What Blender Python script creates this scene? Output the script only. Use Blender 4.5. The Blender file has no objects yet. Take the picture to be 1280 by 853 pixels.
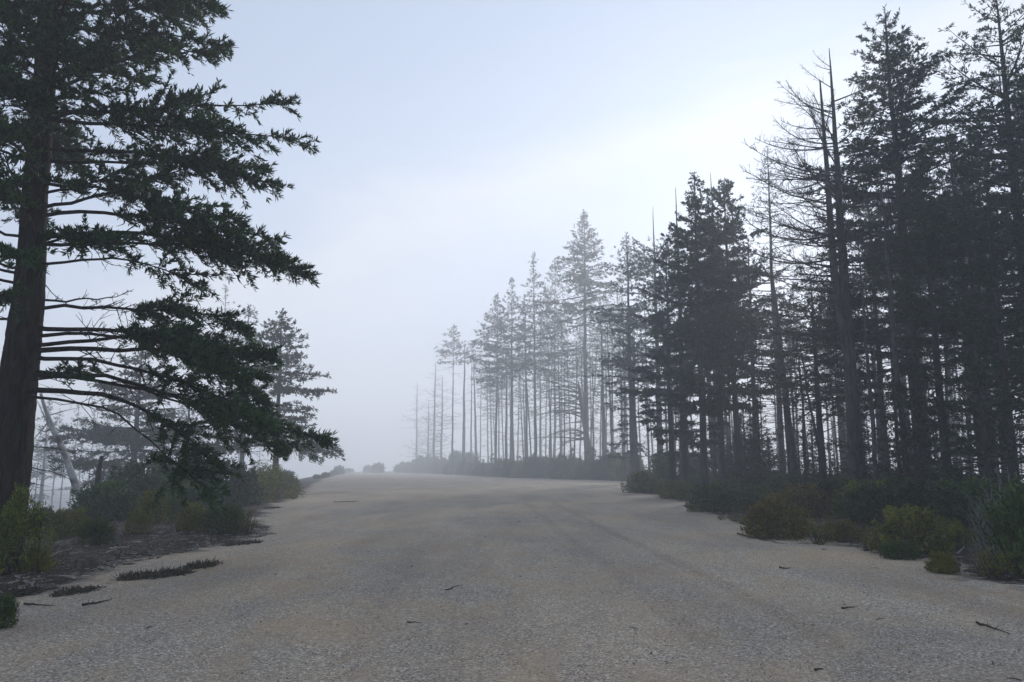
import bpy, math, random
import numpy as np
from mathutils import Vector

R = math.radians
sc = bpy.context.scene
COL = sc.collection
rng = np.random.default_rng(11)

# ------------------------------------------------------------------ camera
F = 1280 * 28.0 / 36.0
CAM_H = 1.6
HORIZON = 586.0
TILT = math.atan((HORIZON - 426.5) / F)
cam_d = bpy.data.cameras.new('camera')
cam = bpy.data.objects.new('camera', cam_d)
COL.objects.link(cam)
cam_d.lens = 28.0
cam_d.sensor_width = 36.0
cam_d.sensor_fit = 'HORIZONTAL'
cam_d.clip_start = 0.1
cam_d.clip_end = 3000
cam.location = (0, 0, CAM_H)
cam.rotation_euler = (math.pi / 2 + TILT, 0, 0)
sc.camera = cam


def ray(px, py):
    xc = (px - 640) / F
    yc = (426.5 - py) / F
    return np.array([xc, math.cos(TILT) - yc * math.sin(TILT), math.sin(TILT) + yc * math.cos(TILT)])


def at(px, py, Y):
    """world point seen at photo pixel (px, py) at distance Y ahead"""
    d = ray(px, py)
    return np.array([0, 0, CAM_H]) + d * (Y / d[1])


def on_ground(px, py, z=0.0):
    d = ray(px, py)
    return np.array([0, 0, CAM_H]) + d * ((z - CAM_H) / d[2])


# ------------------------------------------------------------------ ground shape
LEFT_PX = [(-180, 790), (-20, 752), (40, 735), (130, 706), (225, 688), (322, 668), (312, 650), (335, 632),
           (372, 618), (388, 606), (402, 599), (418, 594.5), (430, 592), (442, 590.3)]
RIGHT_PX = [(1420, 765), (1285, 729), (1232, 717), (1180, 699), (1100, 684), (1020, 671), (940, 655), (860, 627), (787, 612),
            (782, 601.5), (640, 597.5), (575, 594.3), (556, 591.6), (550, 590.3)]


def border(pxs):
    w = np.array([on_ground(*p)[:2] for p in pxs])
    w = w[np.argsort(w[:, 1])]
    return w[:, 1], w[:, 0]


LY, LX = border(LEFT_PX)
RY, RX = border(RIGHT_PX)


def wob(y, k):
    return (0.22 * np.sin(y * 1.1 + k) + 0.14 * np.sin(y * 2.7 + 2 * k) + 0.08 * np.sin(y * 6.1 + 3 * k)
            + 0.05 * np.sin(y * 13.0 + k))


def xl(y):
    y = np.asarray(y, float)
    return np.interp(y, LY, LX) + wob(y, 1.3)


def xr(y):
    y = np.asarray(y, float)
    return np.interp(y, RY, RX) + wob(y, 4.1)


def smooth(t):
    t = np.clip(t, 0, 1)
    return t * t * (3 - 2 * t)


def zg(x, y):
    x = np.asarray(x, float)
    y = np.asarray(y, float)
    dl = np.interp(y, LY, LX) - x
    dr = x - np.interp(y, RY, RX)
    out = np.maximum(dl, dr)
    lump = (0.06 * np.sin(x * 0.9 + 1.0) * np.sin(y * 0.8 + 0.4) + 0.04 * np.sin(x * 2.3 + y * 1.7)
            + 0.10 * np.sin(x * 0.31 + y * 0.22))
    z = 0.012 * np.sin(x * 0.8 + 0.3 * y) * np.sin(y * 0.5) + lump * smooth((out - 0.2) / 2.0)
    z = z - 0.22 * np.clip(dl - 3.5, 0, 55) - 0.05 * smooth(dl / 1.0) * 0
    z = z + 0.25 * smooth((dr - 0.3) / 4.0) - 0.16 * np.clip(dr - 38, 0, 70)
    return z


# ------------------------------------------------------------------ mesh helpers
def make_mesh(name, V, Q, mat, smooth_shade=True):
    me = bpy.data.meshes.new(name)
    V = np.ascontiguousarray(V, dtype=np.float32).reshape(-1, 3)
    Q = np.ascontiguousarray(Q, dtype=np.int32).reshape(-1, 4)
    me.vertices.add(len(V))
    me.vertices.foreach_set('co', V.ravel())
    me.loops.add(len(Q) * 4)
    me.loops.foreach_set('vertex_index', Q.ravel())
    me.polygons.add(len(Q))
    me.polygons.foreach_set('loop_start', np.arange(len(Q), dtype=np.int32) * 4)
    me.polygons.foreach_set('use_smooth', np.full(len(Q), smooth_shade))
    me.update(calc_edges=True)
    me.materials.append(mat)
    return me


class Acc:
    def __init__(self):
        self.V, self.Q, self.n = [], [], 0

    def add(self, V, Q):
        V = np.asarray(V).reshape(-1, 3)
        self.V.append(V)
        self.Q.append(np.asarray(Q).reshape(-1, 4) + self.n)
        self.n += len(V)

    def mesh(self, name, mat, sm=True):
        if not self.V:
            return None
        return make_mesh(name, np.concatenate(self.V), np.concatenate(self.Q), mat, sm)


def norm(v):
    return v / np.maximum(np.linalg.norm(v, axis=-1, keepdims=True), 1e-9)


def tubes(P, Rr, k):
    """P (B,n,3) polylines, Rr (B,n) radii -> verts, quads"""
    P = np.asarray(P, float)
    if P.ndim == 2:
        P = P[None]
        Rr = np.asarray(Rr)[None]
    B, n, _ = P.shape
    T = norm(np.gradient(P, axis=1))
    main = norm(P[:, -1] - P[:, 0])
    ref = np.where(np.abs(main[:, 2:3]) > 0.8, np.array([[1.0, 0, 0]]), np.array([[0, 0, 1.0]]))[:, None, :]
    S = norm(np.cross(T, np.broadcast_to(ref, T.shape)))
    U = np.cross(S, T)
    a = np.arange(k) * 2 * np.pi / k
    ring = (S[:, :, None, :] * np.cos(a)[None, None, :, None] + U[:, :, None, :] * np.sin(a)[None, None, :, None])
    V = P[:, :, None, :] + ring * np.asarray(Rr)[:, :, None, None]
    b = np.arange(B)[:, None, None] * n * k
    i = np.arange(n - 1)[None, :, None] * k
    j = np.arange(k)[None, None, :]
    j2 = (j + 1) % k
    Q = np.stack([b + i + j, b + i + j2, b + i + k + j2, b + i + k + j], axis=-1)
    return V.reshape(-1, 3), Q.reshape(-1, 4)


def blades(A, D, L, W, g):
    """rhombic leaf blades from A along D, length L, width W"""
    N = len(A)
    D = norm(D)
    s = norm(np.cross(D, g.normal(size=(N, 3))))
    L = np.broadcast_to(np.asarray(L, float), (N,))[:, None]
    W = np.broadcast_to(np.asarray(W, float), (N,))[:, None]
    m = A + D * L * 0.5
    V = np.stack([A, m + s * W * 0.5, A + D * L, m - s * W * 0.5], axis=1)
    return V.reshape(-1, 3), np.arange(N * 4).reshape(N, 4)


def curve_from(p0, az, L, e0, e1, n, g, wig=0.12):
    """branch polylines, arrays over B"""
    B = len(az)
    s = np.linspace(0, 1, n)[None, :]
    el = e0[:, None] + (e1 - e0)[:, None] * s ** 1.2
    a = az[:, None] + np.cumsum(g.normal(0, wig, (B, n)), axis=1)
    el = el + np.cumsum(g.normal(0, wig * 0.6, (B, n)), axis=1)
    d = np.stack([np.cos(a) * np.cos(el), np.sin(a) * np.cos(el), np.sin(el)], axis=-1)
    step = (L / (n - 1))[:, None, None]
    P = np.concatenate([np.zeros((B, 1, 3)), np.cumsum(d[:, :-1] * step, axis=1)], axis=1)
    return P + p0[:, None, :]


def sample_curve(P, bi, s):
    n = P.shape[1]
    f = np.clip(s, 0, 1) * (n - 1)
    i = np.minimum(f.astype(int), n - 2)
    w = (f - i)[:, None]
    a, b = P[bi, i], P[bi, i + 1]
    return a * (1 - w) + b * w, norm(b - a)


def foliage_on(P, L, f0, g, spacing=0.14, ss=0.10, sl=0.2, sw=0.06, frond=0.38, faces=2, spread=0.5, up=0.12,
               flat=0.18, droop=0.12, maxlb=9.0, keep=1.0, clump=0.0):
    """needle shoots on the side twigs of branches P"""
    B = len(L)
    f0 = np.broadcast_to(np.asarray(f0, float), (B,))
    cnt = np.maximum(3, (L * (1 - f0) / spacing)).astype(int)
    bi = np.repeat(np.arange(B), cnt)
    q = g.random(len(bi))
    s = f0[bi] + (1 - f0[bi]) * q
    sgn = np.where(g.random(len(bi)) < 0.5, -1.0, 1.0)
    if clump:
        ph = g.uniform(0, 6.28, (B, 3))
        wv = np.sin(s * 17 + ph[bi, 0] + sgn) + np.sin(s * 31 + ph[bi, 1] - sgn * 2) * .8 + np.sin(s * 9 + ph[bi, 2])
        m = (wv > -.55) | (g.random(len(bi)) > clump) | (s > .93)
        bi, s, q, sgn = bi[m], s[m], q[m], sgn[m]
    pos, tan = sample_curve(P, bi, s)
    upv = np.array([0, 0, 1.0])
    side = norm(np.cross(tan, upv) + 1e-6)
    ang = g.uniform(0.45, 1.2, len(bi))
    d = (tan * np.cos(ang)[:, None] + side * (sgn * np.sin(ang))[:, None]
         + upv * g.normal(-0.05, flat, len(bi))[:, None])
    d = norm(d)
    taper = np.clip((1 - s) / np.maximum(1 - f0[bi], .2), 0, 1)
    grow = np.clip(q * 5, .35, 1)
    lb = np.minimum(L[bi] * frond, maxlb) * (0.15 + 0.85 * taper ** 0.8) * g.uniform(0.5, 1.15, len(bi)) * grow + sl * 0.6
    kc = np.maximum(1, (lb / ss)).astype(int)
    ti = np.repeat(np.arange(len(bi)), kc)
    qq = g.uniform(0.05, 1.0, len(ti))
    if keep < 1:
        m = g.random(len(ti)) < keep
        ti, qq = ti[m], qq[m]
    p = pos[ti] + d[ti] * (lb[ti] * qq)[:, None]
    p[:, 2] -= droop * lb[ti] * qq ** 2
    Vs, Qs, off = [], [], 0
    for _ in range(faces):
        dd = d[ti] * 0.9 + g.normal(0, spread, (len(ti), 3)) + upv * up
        V, Q = blades(p, dd, sl * g.uniform(0.65, 1.35, len(ti)), sw * g.uniform(0.7, 1.3, len(ti)), g)
        Vs.append(V)
        Qs.append(Q + off)
        off += len(V)
    return np.concatenate(Vs), np.concatenate(Qs), (pos, d, lb)


# ------------------------------------------------------------------ materials
def new_mat(name):
    m = bpy.data.materials.new(name)
    m.use_nodes = True
    nt = m.node_tree
    for n in list(nt.nodes):
        nt.nodes.remove(n)
    out = nt.nodes.new('ShaderNodeOutputMaterial')
    return m, nt, out


def ramp(nt, fac, stops):
    r = nt.nodes.new('ShaderNodeValToRGB')
    while len(r.color_ramp.elements) < len(stops):
        r.color_ramp.elements.new(0.5)
    for e, (p, c) in zip(r.color_ramp.elements, stops):
        e.position = p
        e.color = (*c, 1)
    nt.links.new(fac, r.inputs[0])
    return r.outputs[0]


def noise(nt, vec, scale, detail=4, rough=0.55, dist=0.0):
    n = nt.nodes.new('ShaderNodeTexNoise')
    n.inputs['Scale'].default_value = scale
    n.inputs['Detail'].default_value = detail
    n.inputs['Roughness'].default_value = rough
    n.inputs['Distortion'].default_value = dist
    if vec is not None:
        nt.links.new(vec, n.inputs['Vector'])
    return n.outputs['Fac']


def mapping(nt, vec, scale=(1, 1, 1), rot=(0, 0, 0)):
    n = nt.nodes.new('ShaderNodeMapping')
    n.inputs['Scale'].default_value = scale
    n.inputs['Rotation'].default_value = rot
    nt.links.new(vec, n.inputs['Vector'])
    return n.outputs[0]


def mix(nt, fac, a, b, mode='MIX'):
    n = nt.nodes.new('ShaderNodeMix')
    n.data_type = 'RGBA'
    n.blend_type = mode
    for sock, v in ((n.inputs[0], fac), (n.inputs[6], a), (n.inputs[7], b)):
        if isinstance(v, (int, float)):
            sock.default_value = v
        elif isinstance(v, tuple):
            sock.default_value = (*v, 1)
        else:
            nt.links.new(v, sock)
    return n.outputs[2]


def math_n(nt, op, a, b):
    n = nt.nodes.new('ShaderNodeMath')
    n.operation = op
    for sock, v in ((n.inputs[0], a), (n.inputs[1], b)):
        if isinstance(v, (int, float)):
            sock.default_value = v
        else:
            nt.links.new(v, sock)
    return n.outputs[0]


def principled(nt, out, col, rough=0.8, spec=0.25, bump=None, bstr=0.5, bdist=0.02):
    p = nt.nodes.new('ShaderNodeBsdfPrincipled')
    if isinstance(col, tuple):
        p.inputs['Base Color'].default_value = (*col, 1)
    else:
        nt.links.new(col, p.inputs['Base Color'])
    p.inputs['Roughness'].default_value = rough
    p.inputs['Specular IOR Level'].default_value = spec
    if bump is not None:
        b = nt.nodes.new('ShaderNodeBump')
        b.inputs['Strength'].default_value = bstr
        b.inputs['Distance'].default_value = bdist
        nt.links.new(bump, b.inputs['Height'])
        nt.links.new(b.outputs[0], p.inputs['Normal'])
    if out is not None:
        nt.links.new(p.outputs[0], out.inputs['Surface'])
    return p


def leaf_mat(name, lo, mid, hi, trans=0.18):
    m, nt, out = new_mat(name)
    geo = nt.nodes.new('ShaderNodeNewGeometry')
    tc = nt.nodes.new('ShaderNodeTexCoord')
    n1 = noise(nt, tc.outputs['Object'], 0.9, 3)
    f = math_n(nt, 'ADD', math_n(nt, 'MULTIPLY', geo.outputs['Random Per Island'], 0.55), math_n(nt, 'MULTIPLY', n1, 0.55))
    col = ramp(nt, f, [(0.2, lo), (0.55, mid), (0.92, hi)])
    p = principled(nt, None, col, 0.6, 0.2)
    t = nt.nodes.new('ShaderNodeBsdfTranslucent')
    nt.links.new(col, t.inputs['Color'])
    mx = nt.nodes.new('ShaderNodeMixShader')
    mx.inputs[0].default_value = trans
    nt.links.new(p.outputs[0], mx.inputs[1])
    nt.links.new(t.outputs[0], mx.inputs[2])
    nt.links.new(mx.outputs[0], out.inputs['Surface'])
    return m


def bark_mat(name, dark, light, scale=7.0, bstr=0.9, bdist=0.03, patch=None):
    m, nt, out = new_mat(name)
    tc = nt.nodes.new('ShaderNodeTexCoord')
    v = mapping(nt, tc.outputs['Object'], (1, 1, 0.22))
    n1 = noise(nt, v, scale, 6, 0.65, 0.4)
    n2 = noise(nt, tc.outputs['Object'], 1.3, 3)
    col = ramp(nt, n1, [(0.32, dark), (0.68, light)])
    if patch:
        col = mix(nt, ramp(nt, n2, [(0.52, (0, 0, 0)), (0.66, (1, 1, 1))]), col, patch)
    principled(nt, out, col, 0.9, 0.15, n1, bstr, bdist)
    return m


M = {}
M['needles'] = leaf_mat('fir_needles', (0.012, 0.024, 0.012), (0.024, 0.045, 0.02), (0.045, 0.072, 0.03))
M['needles_near'] = leaf_mat('near_fir_needles', (0.012, 0.032, 0.012), (0.03, 0.072, 0.022), (0.075, 0.14, 0.036))
M['needles_dry'] = leaf_mat('pale_sunlit_needles', (0.06, 0.065, 0.045), (0.085, 0.085, 0.06), (0.13, 0.12, 0.09))  # sunlight on the thin crown is put into this paler needle colour
M['leaf_olive'] = leaf_mat('olive_leaves', (0.035, 0.055, 0.008), (0.12, 0.14, 0.018), (0.30, 0.28, 0.035))
M['leaf_green'] = leaf_mat('green_leaves', (0.02, 0.042, 0.012), (0.05, 0.095, 0.02), (0.13, 0.17, 0.035))
M['leaf_dark'] = leaf_mat('dark_thicket_leaves', (0.014, 0.03, 0.012), (0.03, 0.055, 0.018), (0.06, 0.09, 0.03))
M['leaf_rust'] = leaf_mat('rust_tipped_leaves', (0.035, 0.045, 0.01), (0.12, 0.10, 0.02), (0.26, 0.17, 0.03))
M['leaf_spike'] = leaf_mat('yellow_green_shoots', (0.022, 0.048, 0.008), (0.09, 0.14, 0.016), (0.32, 0.32, 0.04))
M['leaf_grey'] = leaf_mat('grey_lichen_leaves', (0.05, 0.06, 0.045), (0.10, 0.115, 0.09), (0.2, 0.21, 0.17))
M['dead_grass'] = leaf_mat('dead_dark_grass', (0.02, 0.02, 0.014), (0.05, 0.045, 0.03), (0.10, 0.09, 0.055))
M['bark'] = bark_mat('fir_bark', (0.006, 0.005, 0.0045), (0.062, 0.049, 0.04), 13.0, 1.0, 0.15, (0.03, 0.03, 0.024))
M['bark_pole'] = bark_mat('pole_bark', (0.02, 0.018, 0.017), (0.075, 0.067, 0.06), 6.0)
M['bark_dead'] = bark_mat('weathered_dead_wood', (0.025, 0.022, 0.021), (0.095, 0.088, 0.084), 8.0)
M['wood_white'] = bark_mat('bleached_birch_wood', (0.2, 0.19, 0.18), (0.5, 0.48, 0.46), 5.0, 0.5, 0.02, (0.08, 0.07, 0.065))
M['twig'] = bark_mat('twig_bark', (0.02, 0.017, 0.015), (0.07, 0.06, 0.05), 20.0)
M['twig_grey'] = bark_mat('grey_twig', (0.12, 0.115, 0.11), (0.32, 0.31, 0.30), 20.0, 0.4, 0.01)


def ground_material():
    m, nt, out = new_mat('forest_floor')
    tc = nt.nodes.new('ShaderNodeTexCoord')
    o = tc.outputs['Object']
    n1 = noise(nt, o, 0.7, 5, 0.6)
    n2 = noise(nt, o, 14, 5, 0.7)
    n3 = noise(nt, o, 55, 3, 0.6)
    c1 = ramp(nt, n2, [(0.3, (0.028, 0.024, 0.02)), (0.55, (0.075, 0.06, 0.048)), (0.8, (0.16, 0.135, 0.11))])
    c2 = ramp(nt, n3, [(0.3, (0.10, 0.085, 0.065)), (0.7, (0.24, 0.20, 0.16))])
    col = mix(nt, ramp(nt, n1, [(0.50, (0, 0, 0)), (0.68, (0.8, 0.8, 0.8))]), c1, c2)
    principled(nt, out, col, 0.95, 0.1, n2, 0.9, 0.05)
    return m


def gravel_material():
    m, nt, out = new_mat('gravel_surface')
    tc = nt.nodes.new('ShaderNodeTexCoord')
    o = tc.outputs['Object']
    big = noise(nt, o, 0.22, 5, 0.6, 0.6)
    mid = noise(nt, mapping(nt, o, (1, 0.55, 1), (0, 0, 0.5)), 1.1, 6, 0.68, 0.8)
    fine = noise(nt, o, 9, 5, 0.7)
    vor = nt.nodes.new('ShaderNodeTexVoronoi')
    vor.inputs['Scale'].default_value = 62
    vor.inputs['Randomness'].default_value = 1.0
    nt.links.new(o, vor.inputs['Vector'])
    sep = nt.nodes.new('ShaderNodeSeparateColor')
    nt.links.new(vor.outputs['Color'], sep.inputs[0])
    stone = ramp(nt, sep.outputs[0], [(0.0, (0.10, 0.095, 0.09)), (0.35, (0.26, 0.24, 0.215)), (0.75, (0.39, 0.365, 0.33)),
                                      (0.95, (0.62, 0.60, 0.57)), (1.0, (0.78, 0.76, 0.72))])
    sand = ramp(nt, fine, [(0.3, (0.20, 0.165, 0.125)), (0.7, (0.36, 0.30, 0.23))])
    f = math_n(nt, 'ADD', math_n(nt, 'MULTIPLY', mid, 0.75), math_n(nt, 'MULTIPLY', big, 0.45))
    col = mix(nt, ramp(nt, f, [(0.50, (0.12, 0.12, 0.12)), (0.76, (0.85, 0.85, 0.85))]), stone, sand)
    patch = ramp(nt, math_n(nt, 'ADD', math_n(nt, 'MULTIPLY', big, 0.6), math_n(nt, 'MULTIPLY', mid, 0.4)),
                 [(0.34, (0.84, 0.79, 0.73)), (0.5, (1.16, 1.06, 0.93)), (0.66, (1.36, 1.18, 0.94))])
    col = mix(nt, 1.0, col, patch, 'MULTIPLY')
    wear = noise(nt, mapping(nt, o, (0.55, 0.12, 1), (0, 0, 0.12)), 1.0, 5, 0.6, 0.4)
    col = mix(nt, 1.0, col, ramp(nt, wear, [(0.35, (0.80, 0.80, 0.81)), (0.65, (1.12, 1.11, 1.08))]), 'MULTIPLY')
    fleck = noise(nt, mapping(nt, o, (1, 0.6, 1)), 16, 3, 0.6)
    col = mix(nt, ramp(nt, fleck, [(0.70, (0, 0, 0)), (0.78, (0.75, 0.75, 0.75))]), col, (0.09, 0.075, 0.06))
    rut = nt.nodes.new('ShaderNodeAttribute')
    rut.attribute_name = 'rut'
    rf = math_n(nt, 'MULTIPLY', rut.outputs['Fac'], math_n(nt, 'MULTIPLY', noise(nt, o, 2.5, 4, 0.6), 0.5))
    col = mix(nt, 1.0, col, ramp(nt, math_n(nt, 'ADD', rf, 0.5), [(0.2, (0.72, 0.70, 0.68)), (0.5, (1, 1, 1)), (0.8, (1.15, 1.13, 1.1))]), 'MULTIPLY')
    # needle litter and soil trodden over the rim of the gravel
    rim = nt.nodes.new('ShaderNodeAttribute')
    rim.attribute_name = 'rim'
    rn = math_n(nt, 'ADD', math_n(nt, 'MULTIPLY', noise(nt, o, 1.6, 6, 0.7, 0.5), 2.6), -0.95)
    soil = math_n(nt, 'SUBTRACT', rn, rim.outputs['Fac'])
    col = mix(nt, ramp(nt, math_n(nt, 'ADD', math_n(nt, 'MULTIPLY', soil, 0.9), 0.5), [(0.42, (0, 0, 0)), (0.75, (0.9, 0.9, 0.9))]), col,
              ramp(nt, noise(nt, o, 30, 4, 0.7), [(0.3, (0.05, 0.042, 0.034)), (0.7, (0.19, 0.16, 0.125))]))
    h = math_n(nt, 'ADD', math_n(nt, 'MULTIPLY', vor.outputs['Distance'], -0.6), math_n(nt, 'MULTIPLY', fine, 1.6))
    principled(nt, out, col, 0.85, 0.25, h, 0.75, 0.012)
    return m


M['ground'] = ground_material()
M['gravel'] = gravel_material()


def pebble_material():
    m, nt, out = new_mat('pebble_stone')
    geo = nt.nodes.new('ShaderNodeNewGeometry')
    col = ramp(nt, geo.outputs['Random Per Island'], [(0, (0.13, 0.12, 0.115)), (0.5, (0.30, 0.285, 0.27)),
                                                      (0.85, (0.42, 0.40, 0.37)), (1, (0.72, 0.70, 0.67))])
    principled(nt, out, col, 0.8, 0.3)
    return m


M['pebble'] = pebble_material()


def litter_material():
    m, nt, out = new_mat('litter_wood')
    geo = nt.nodes.new('ShaderNodeNewGeometry')
    col = ramp(nt, geo.outputs['Random Per Island'], [(0, (0.03, 0.025, 0.02)), (0.6, (0.11, 0.09, 0.075)),
                                                      (0.85, (0.24, 0.225, 0.21)), (1, (0.5, 0.49, 0.47))])
    principled(nt, out, col, 0.9, 0.15)
    return m


M['litter'] = litter_material()


# ------------------------------------------------------------------ object helpers
def link(o):
    COL.objects.link(o)
    return o


def mesh_obj(name, me, parent=None):
    o = bpy.data.objects.new(name, me)
    link(o)
    if parent is not None:
        o.parent = parent
    return o


def tag(o, label, cat, group=None, kind=None):
    if label:
        o['label'] = label
    if cat:
        o['category'] = cat
    if group:
        o['group'] = group
    if kind:
        o['kind'] = kind
    return o


def thing(name, label, cat, loc, rz=0.0, scale=1.0, group=None):
    o = bpy.data.objects.new(name, None)
    o.empty_display_size = 0.3
    link(o)
    o.location = loc
    o.rotation_euler = (0, 0, rz)
    o.scale = (scale, scale, scale) if not hasattr(scale, '__len__') else scale
    return tag(o, label, cat, group)


def place(kind, name, label, cat, loc, rz=0.0, scale=1.0, group=None):
    """kind: list of (part name, mesh); every placed thing gets part objects of its own"""
    t = thing(name, label, cat, loc, rz, scale, group)
    for pn, me in kind:
        if me is not None:
            mesh_obj(pn, me, t)
    return t


# ------------------------------------------------------------------ ground sheets
def axis(lo, hi, fine_lo, fine_hi, d, grow):
    a = list(np.arange(fine_lo, fine_hi, d))
    s, v = d, fine_lo
    pre = []
    while v > lo:
        s *= grow
        v -= s
        pre.append(v)
    s, v = d, a[-1]
    post = []
    while v < hi:
        s *= grow
        v += s
        post.append(v)
    return np.array(pre[::-1] + a + post)


def sheet(name, X, Y, Z, mat):
    ny, nx = X.shape
    V = np.stack([X, Y, Z], axis=-1).reshape(-1, 3)
    i = np.arange(ny - 1)[:, None] * nx
    j = np.arange(nx - 1)[None, :]
    Q = np.stack([i + j, i + j + 1, i + nx + j + 1, i + nx + j], axis=-1)
    return make_mesh(name, V, Q, mat)


gx = axis(-420, 420, -30, 40, 0.5, 1.12)
gy = axis(-70, 620, -6, 70, 0.4, 1.10)
X, Y = np.meshgrid(gx, gy)
g = mesh_obj('ground', sheet('ground', X, Y, zg(X, Y) - 0.02, M['ground']))
tag(g, 'dark forest floor of soil and needle litter beside the gravel clearing', 'ground', kind='structure')

ry = axis(-40, 330, 3, 60, 0.12, 1.05)
u = np.linspace(0, 1, 150)
lw, rw = xl(ry), xr(ry)
far = np.interp(ry, [150, 330], [0, 1])
X = lw[:, None] * (1 - u) + rw[:, None] * u
Y = np.repeat(ry[:, None], len(u), axis=1)


def track(px_list, width, depth):
    """shallow wheel rut following ground points"""
    w = np.array([on_ground(*p)[:2] for p in px_list])
    w = w[np.argsort(w[:, 1])]
    cx = np.interp(Y, w[:, 1], w[:, 0], left=w[0, 0], right=w[-1, 0])
    inside = smooth((Y - w[0, 1] + 1) / 2.0) * smooth((w[-1, 1] - Y) / 6.0 + 0.5)
    d = (X - cx) / width
    return inside * (-depth * np.exp(-d * d) + depth * 0.6 * np.exp(-((np.abs(d) - 1.7) ** 2) / 0.35))


Z = zg(X, Y) - 0.012 + 0.006 * smooth(np.minimum(u, 1 - u)[None, :] * 30)
Z += 0.004 * np.sin(X * 5.1 + 1.3 * np.sin(Y * 1.7)) * np.sin(Y * 3.7)
TR_ = track([(690, 628), (745, 655), (800, 682), (880, 720), (960, 762), (1040, 806)], 0.16, 0.62) + track([(655, 628), (690, 655), (725, 682), (775, 720), (830, 762), (880, 806)], 0.16, 0.42)
Z += TR_ * .006
Z += track([(690, 628), (745, 655), (800, 682), (880, 720), (960, 762), (1040, 806)], 0.14, 0.003)
Z += track([(560, 640), (520, 690), (470, 760), (420, 850)], 0.12, 0.010)
Z += 0.004
road_me = sheet('gravel_road', X, Y, Z, M['gravel'])
rim = np.minimum(X - lw[:, None], rw[:, None] - X)
at_ = road_me.attributes.new('rim', 'FLOAT', 'POINT')
at_.data.foreach_set('value', np.ascontiguousarray(rim.ravel(), dtype=np.float32))
at_ = road_me.attributes.new('rut', 'FLOAT', 'POINT')
at_.data.foreach_set('value', np.ascontiguousarray(TR_.ravel(), dtype=np.float32))
g = mesh_obj('gravel_road', road_me)
tag(g, 'wide pale gravel clearing narrowing into the fog', 'gravel road', kind='structure')


def octa(C, S, g2):
    """squashed six-point stones"""
    N = len(C)
    a = g2.uniform(0, 2 * np.pi, N)
    ca, sa = np.cos(a), np.sin(a)
    sx, sy, sz = S * g2.uniform(.7, 1.3, N), S * g2.uniform(.5, 1.0, N), S * g2.uniform(.35, .7, N)
    z = np.zeros(N)
    dx = np.stack([ca * sx, sa * sx, z], -1)
    dy = np.stack([-sa * sy, ca * sy, z], -1)
    dz = np.stack([z, z, sz], -1)
    j = lambda: 1 + g2.normal(0, 0.15, (N, 1))
    # a six-sided stone as six quads (a squashed cube with pinched corners)
    crn = []
    for kz in (-1, 1):
        for kx, ky in ((-1, -1), (1, -1), (1, 1), (-1, 1)):
            f = 0.62 if kz > 0 else 0.85
            crn.append(C + (dx * kx * f * j() + dy * ky * f * j() + dz * kz * j()))
    V = np.stack(crn, axis=1)
    q = np.array([[0, 1, 5, 4], [1, 2, 6, 5], [2, 3, 7, 6], [3, 0, 4, 7], [4, 5, 6, 7]])
    Q = (np.arange(N)[:, None, None] * 8 + q[None]).reshape(-1, 4)
    return V.reshape(-1, 3), Q


g2 = np.random.default_rng(5)
N = 60000
py = 4.2 + 16 * g2.random(N) ** 2.0
pxw = g2.uniform(-1, 1, N) * (py * 0.70 + 1)
m = (pxw > xl(py) + 0.1) & (pxw < xr(py) - 0.1)
py, pxw = py[m], pxw[m]
S = 0.003 + 0.006 * g2.random(len(py)) ** 3
V, Q = octa(np.stack([pxw, py, zg(pxw, py) - 0.002 + S * 0.2], -1), S, g2)
tag(mesh_obj('gravel', make_mesh('gravel', V, Q, M['pebble'], False)), 'loose pale pebbles scattered over the gravel clearing', 'gravel', kind='stuff')


# ------------------------------------------------------------------ trees
UP = np.array([0, 0, 1.0])


def trunk_tube(H, r0, g, lean=(0, 0), flare=0.35, k=12, n=22, bend=0.02, tip=0.012, rough=0.05):
    s = np.linspace(0, 1, n) ** 1.15
    w = np.cumsum(g.normal(0, bend, (n, 2)), axis=0) * H / n
    w -= w[0]
    P = np.stack([w[:, 0] + lean[0] * s, w[:, 1] + lean[1] * s, s * H], -1)
    P[0, 2] = -0.35
    r = r0 * (1 - s) ** 0.85 + tip + r0 * flare * np.exp(-s * H / (r0 * 2.2 + 0.1))
    V, Q = tubes(P, r, k)
    V = V.reshape(n, k, 3)
    c = P[:, None, :]
    ridge = 1 + rough * g.normal(0, 1, (1, k, 1)) + rough * 0.7 * g.normal(0, 1, (n, k, 1))
    V = c + (V - c) * ridge
    return V.reshape(-1, 3), Q, P, r


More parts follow.
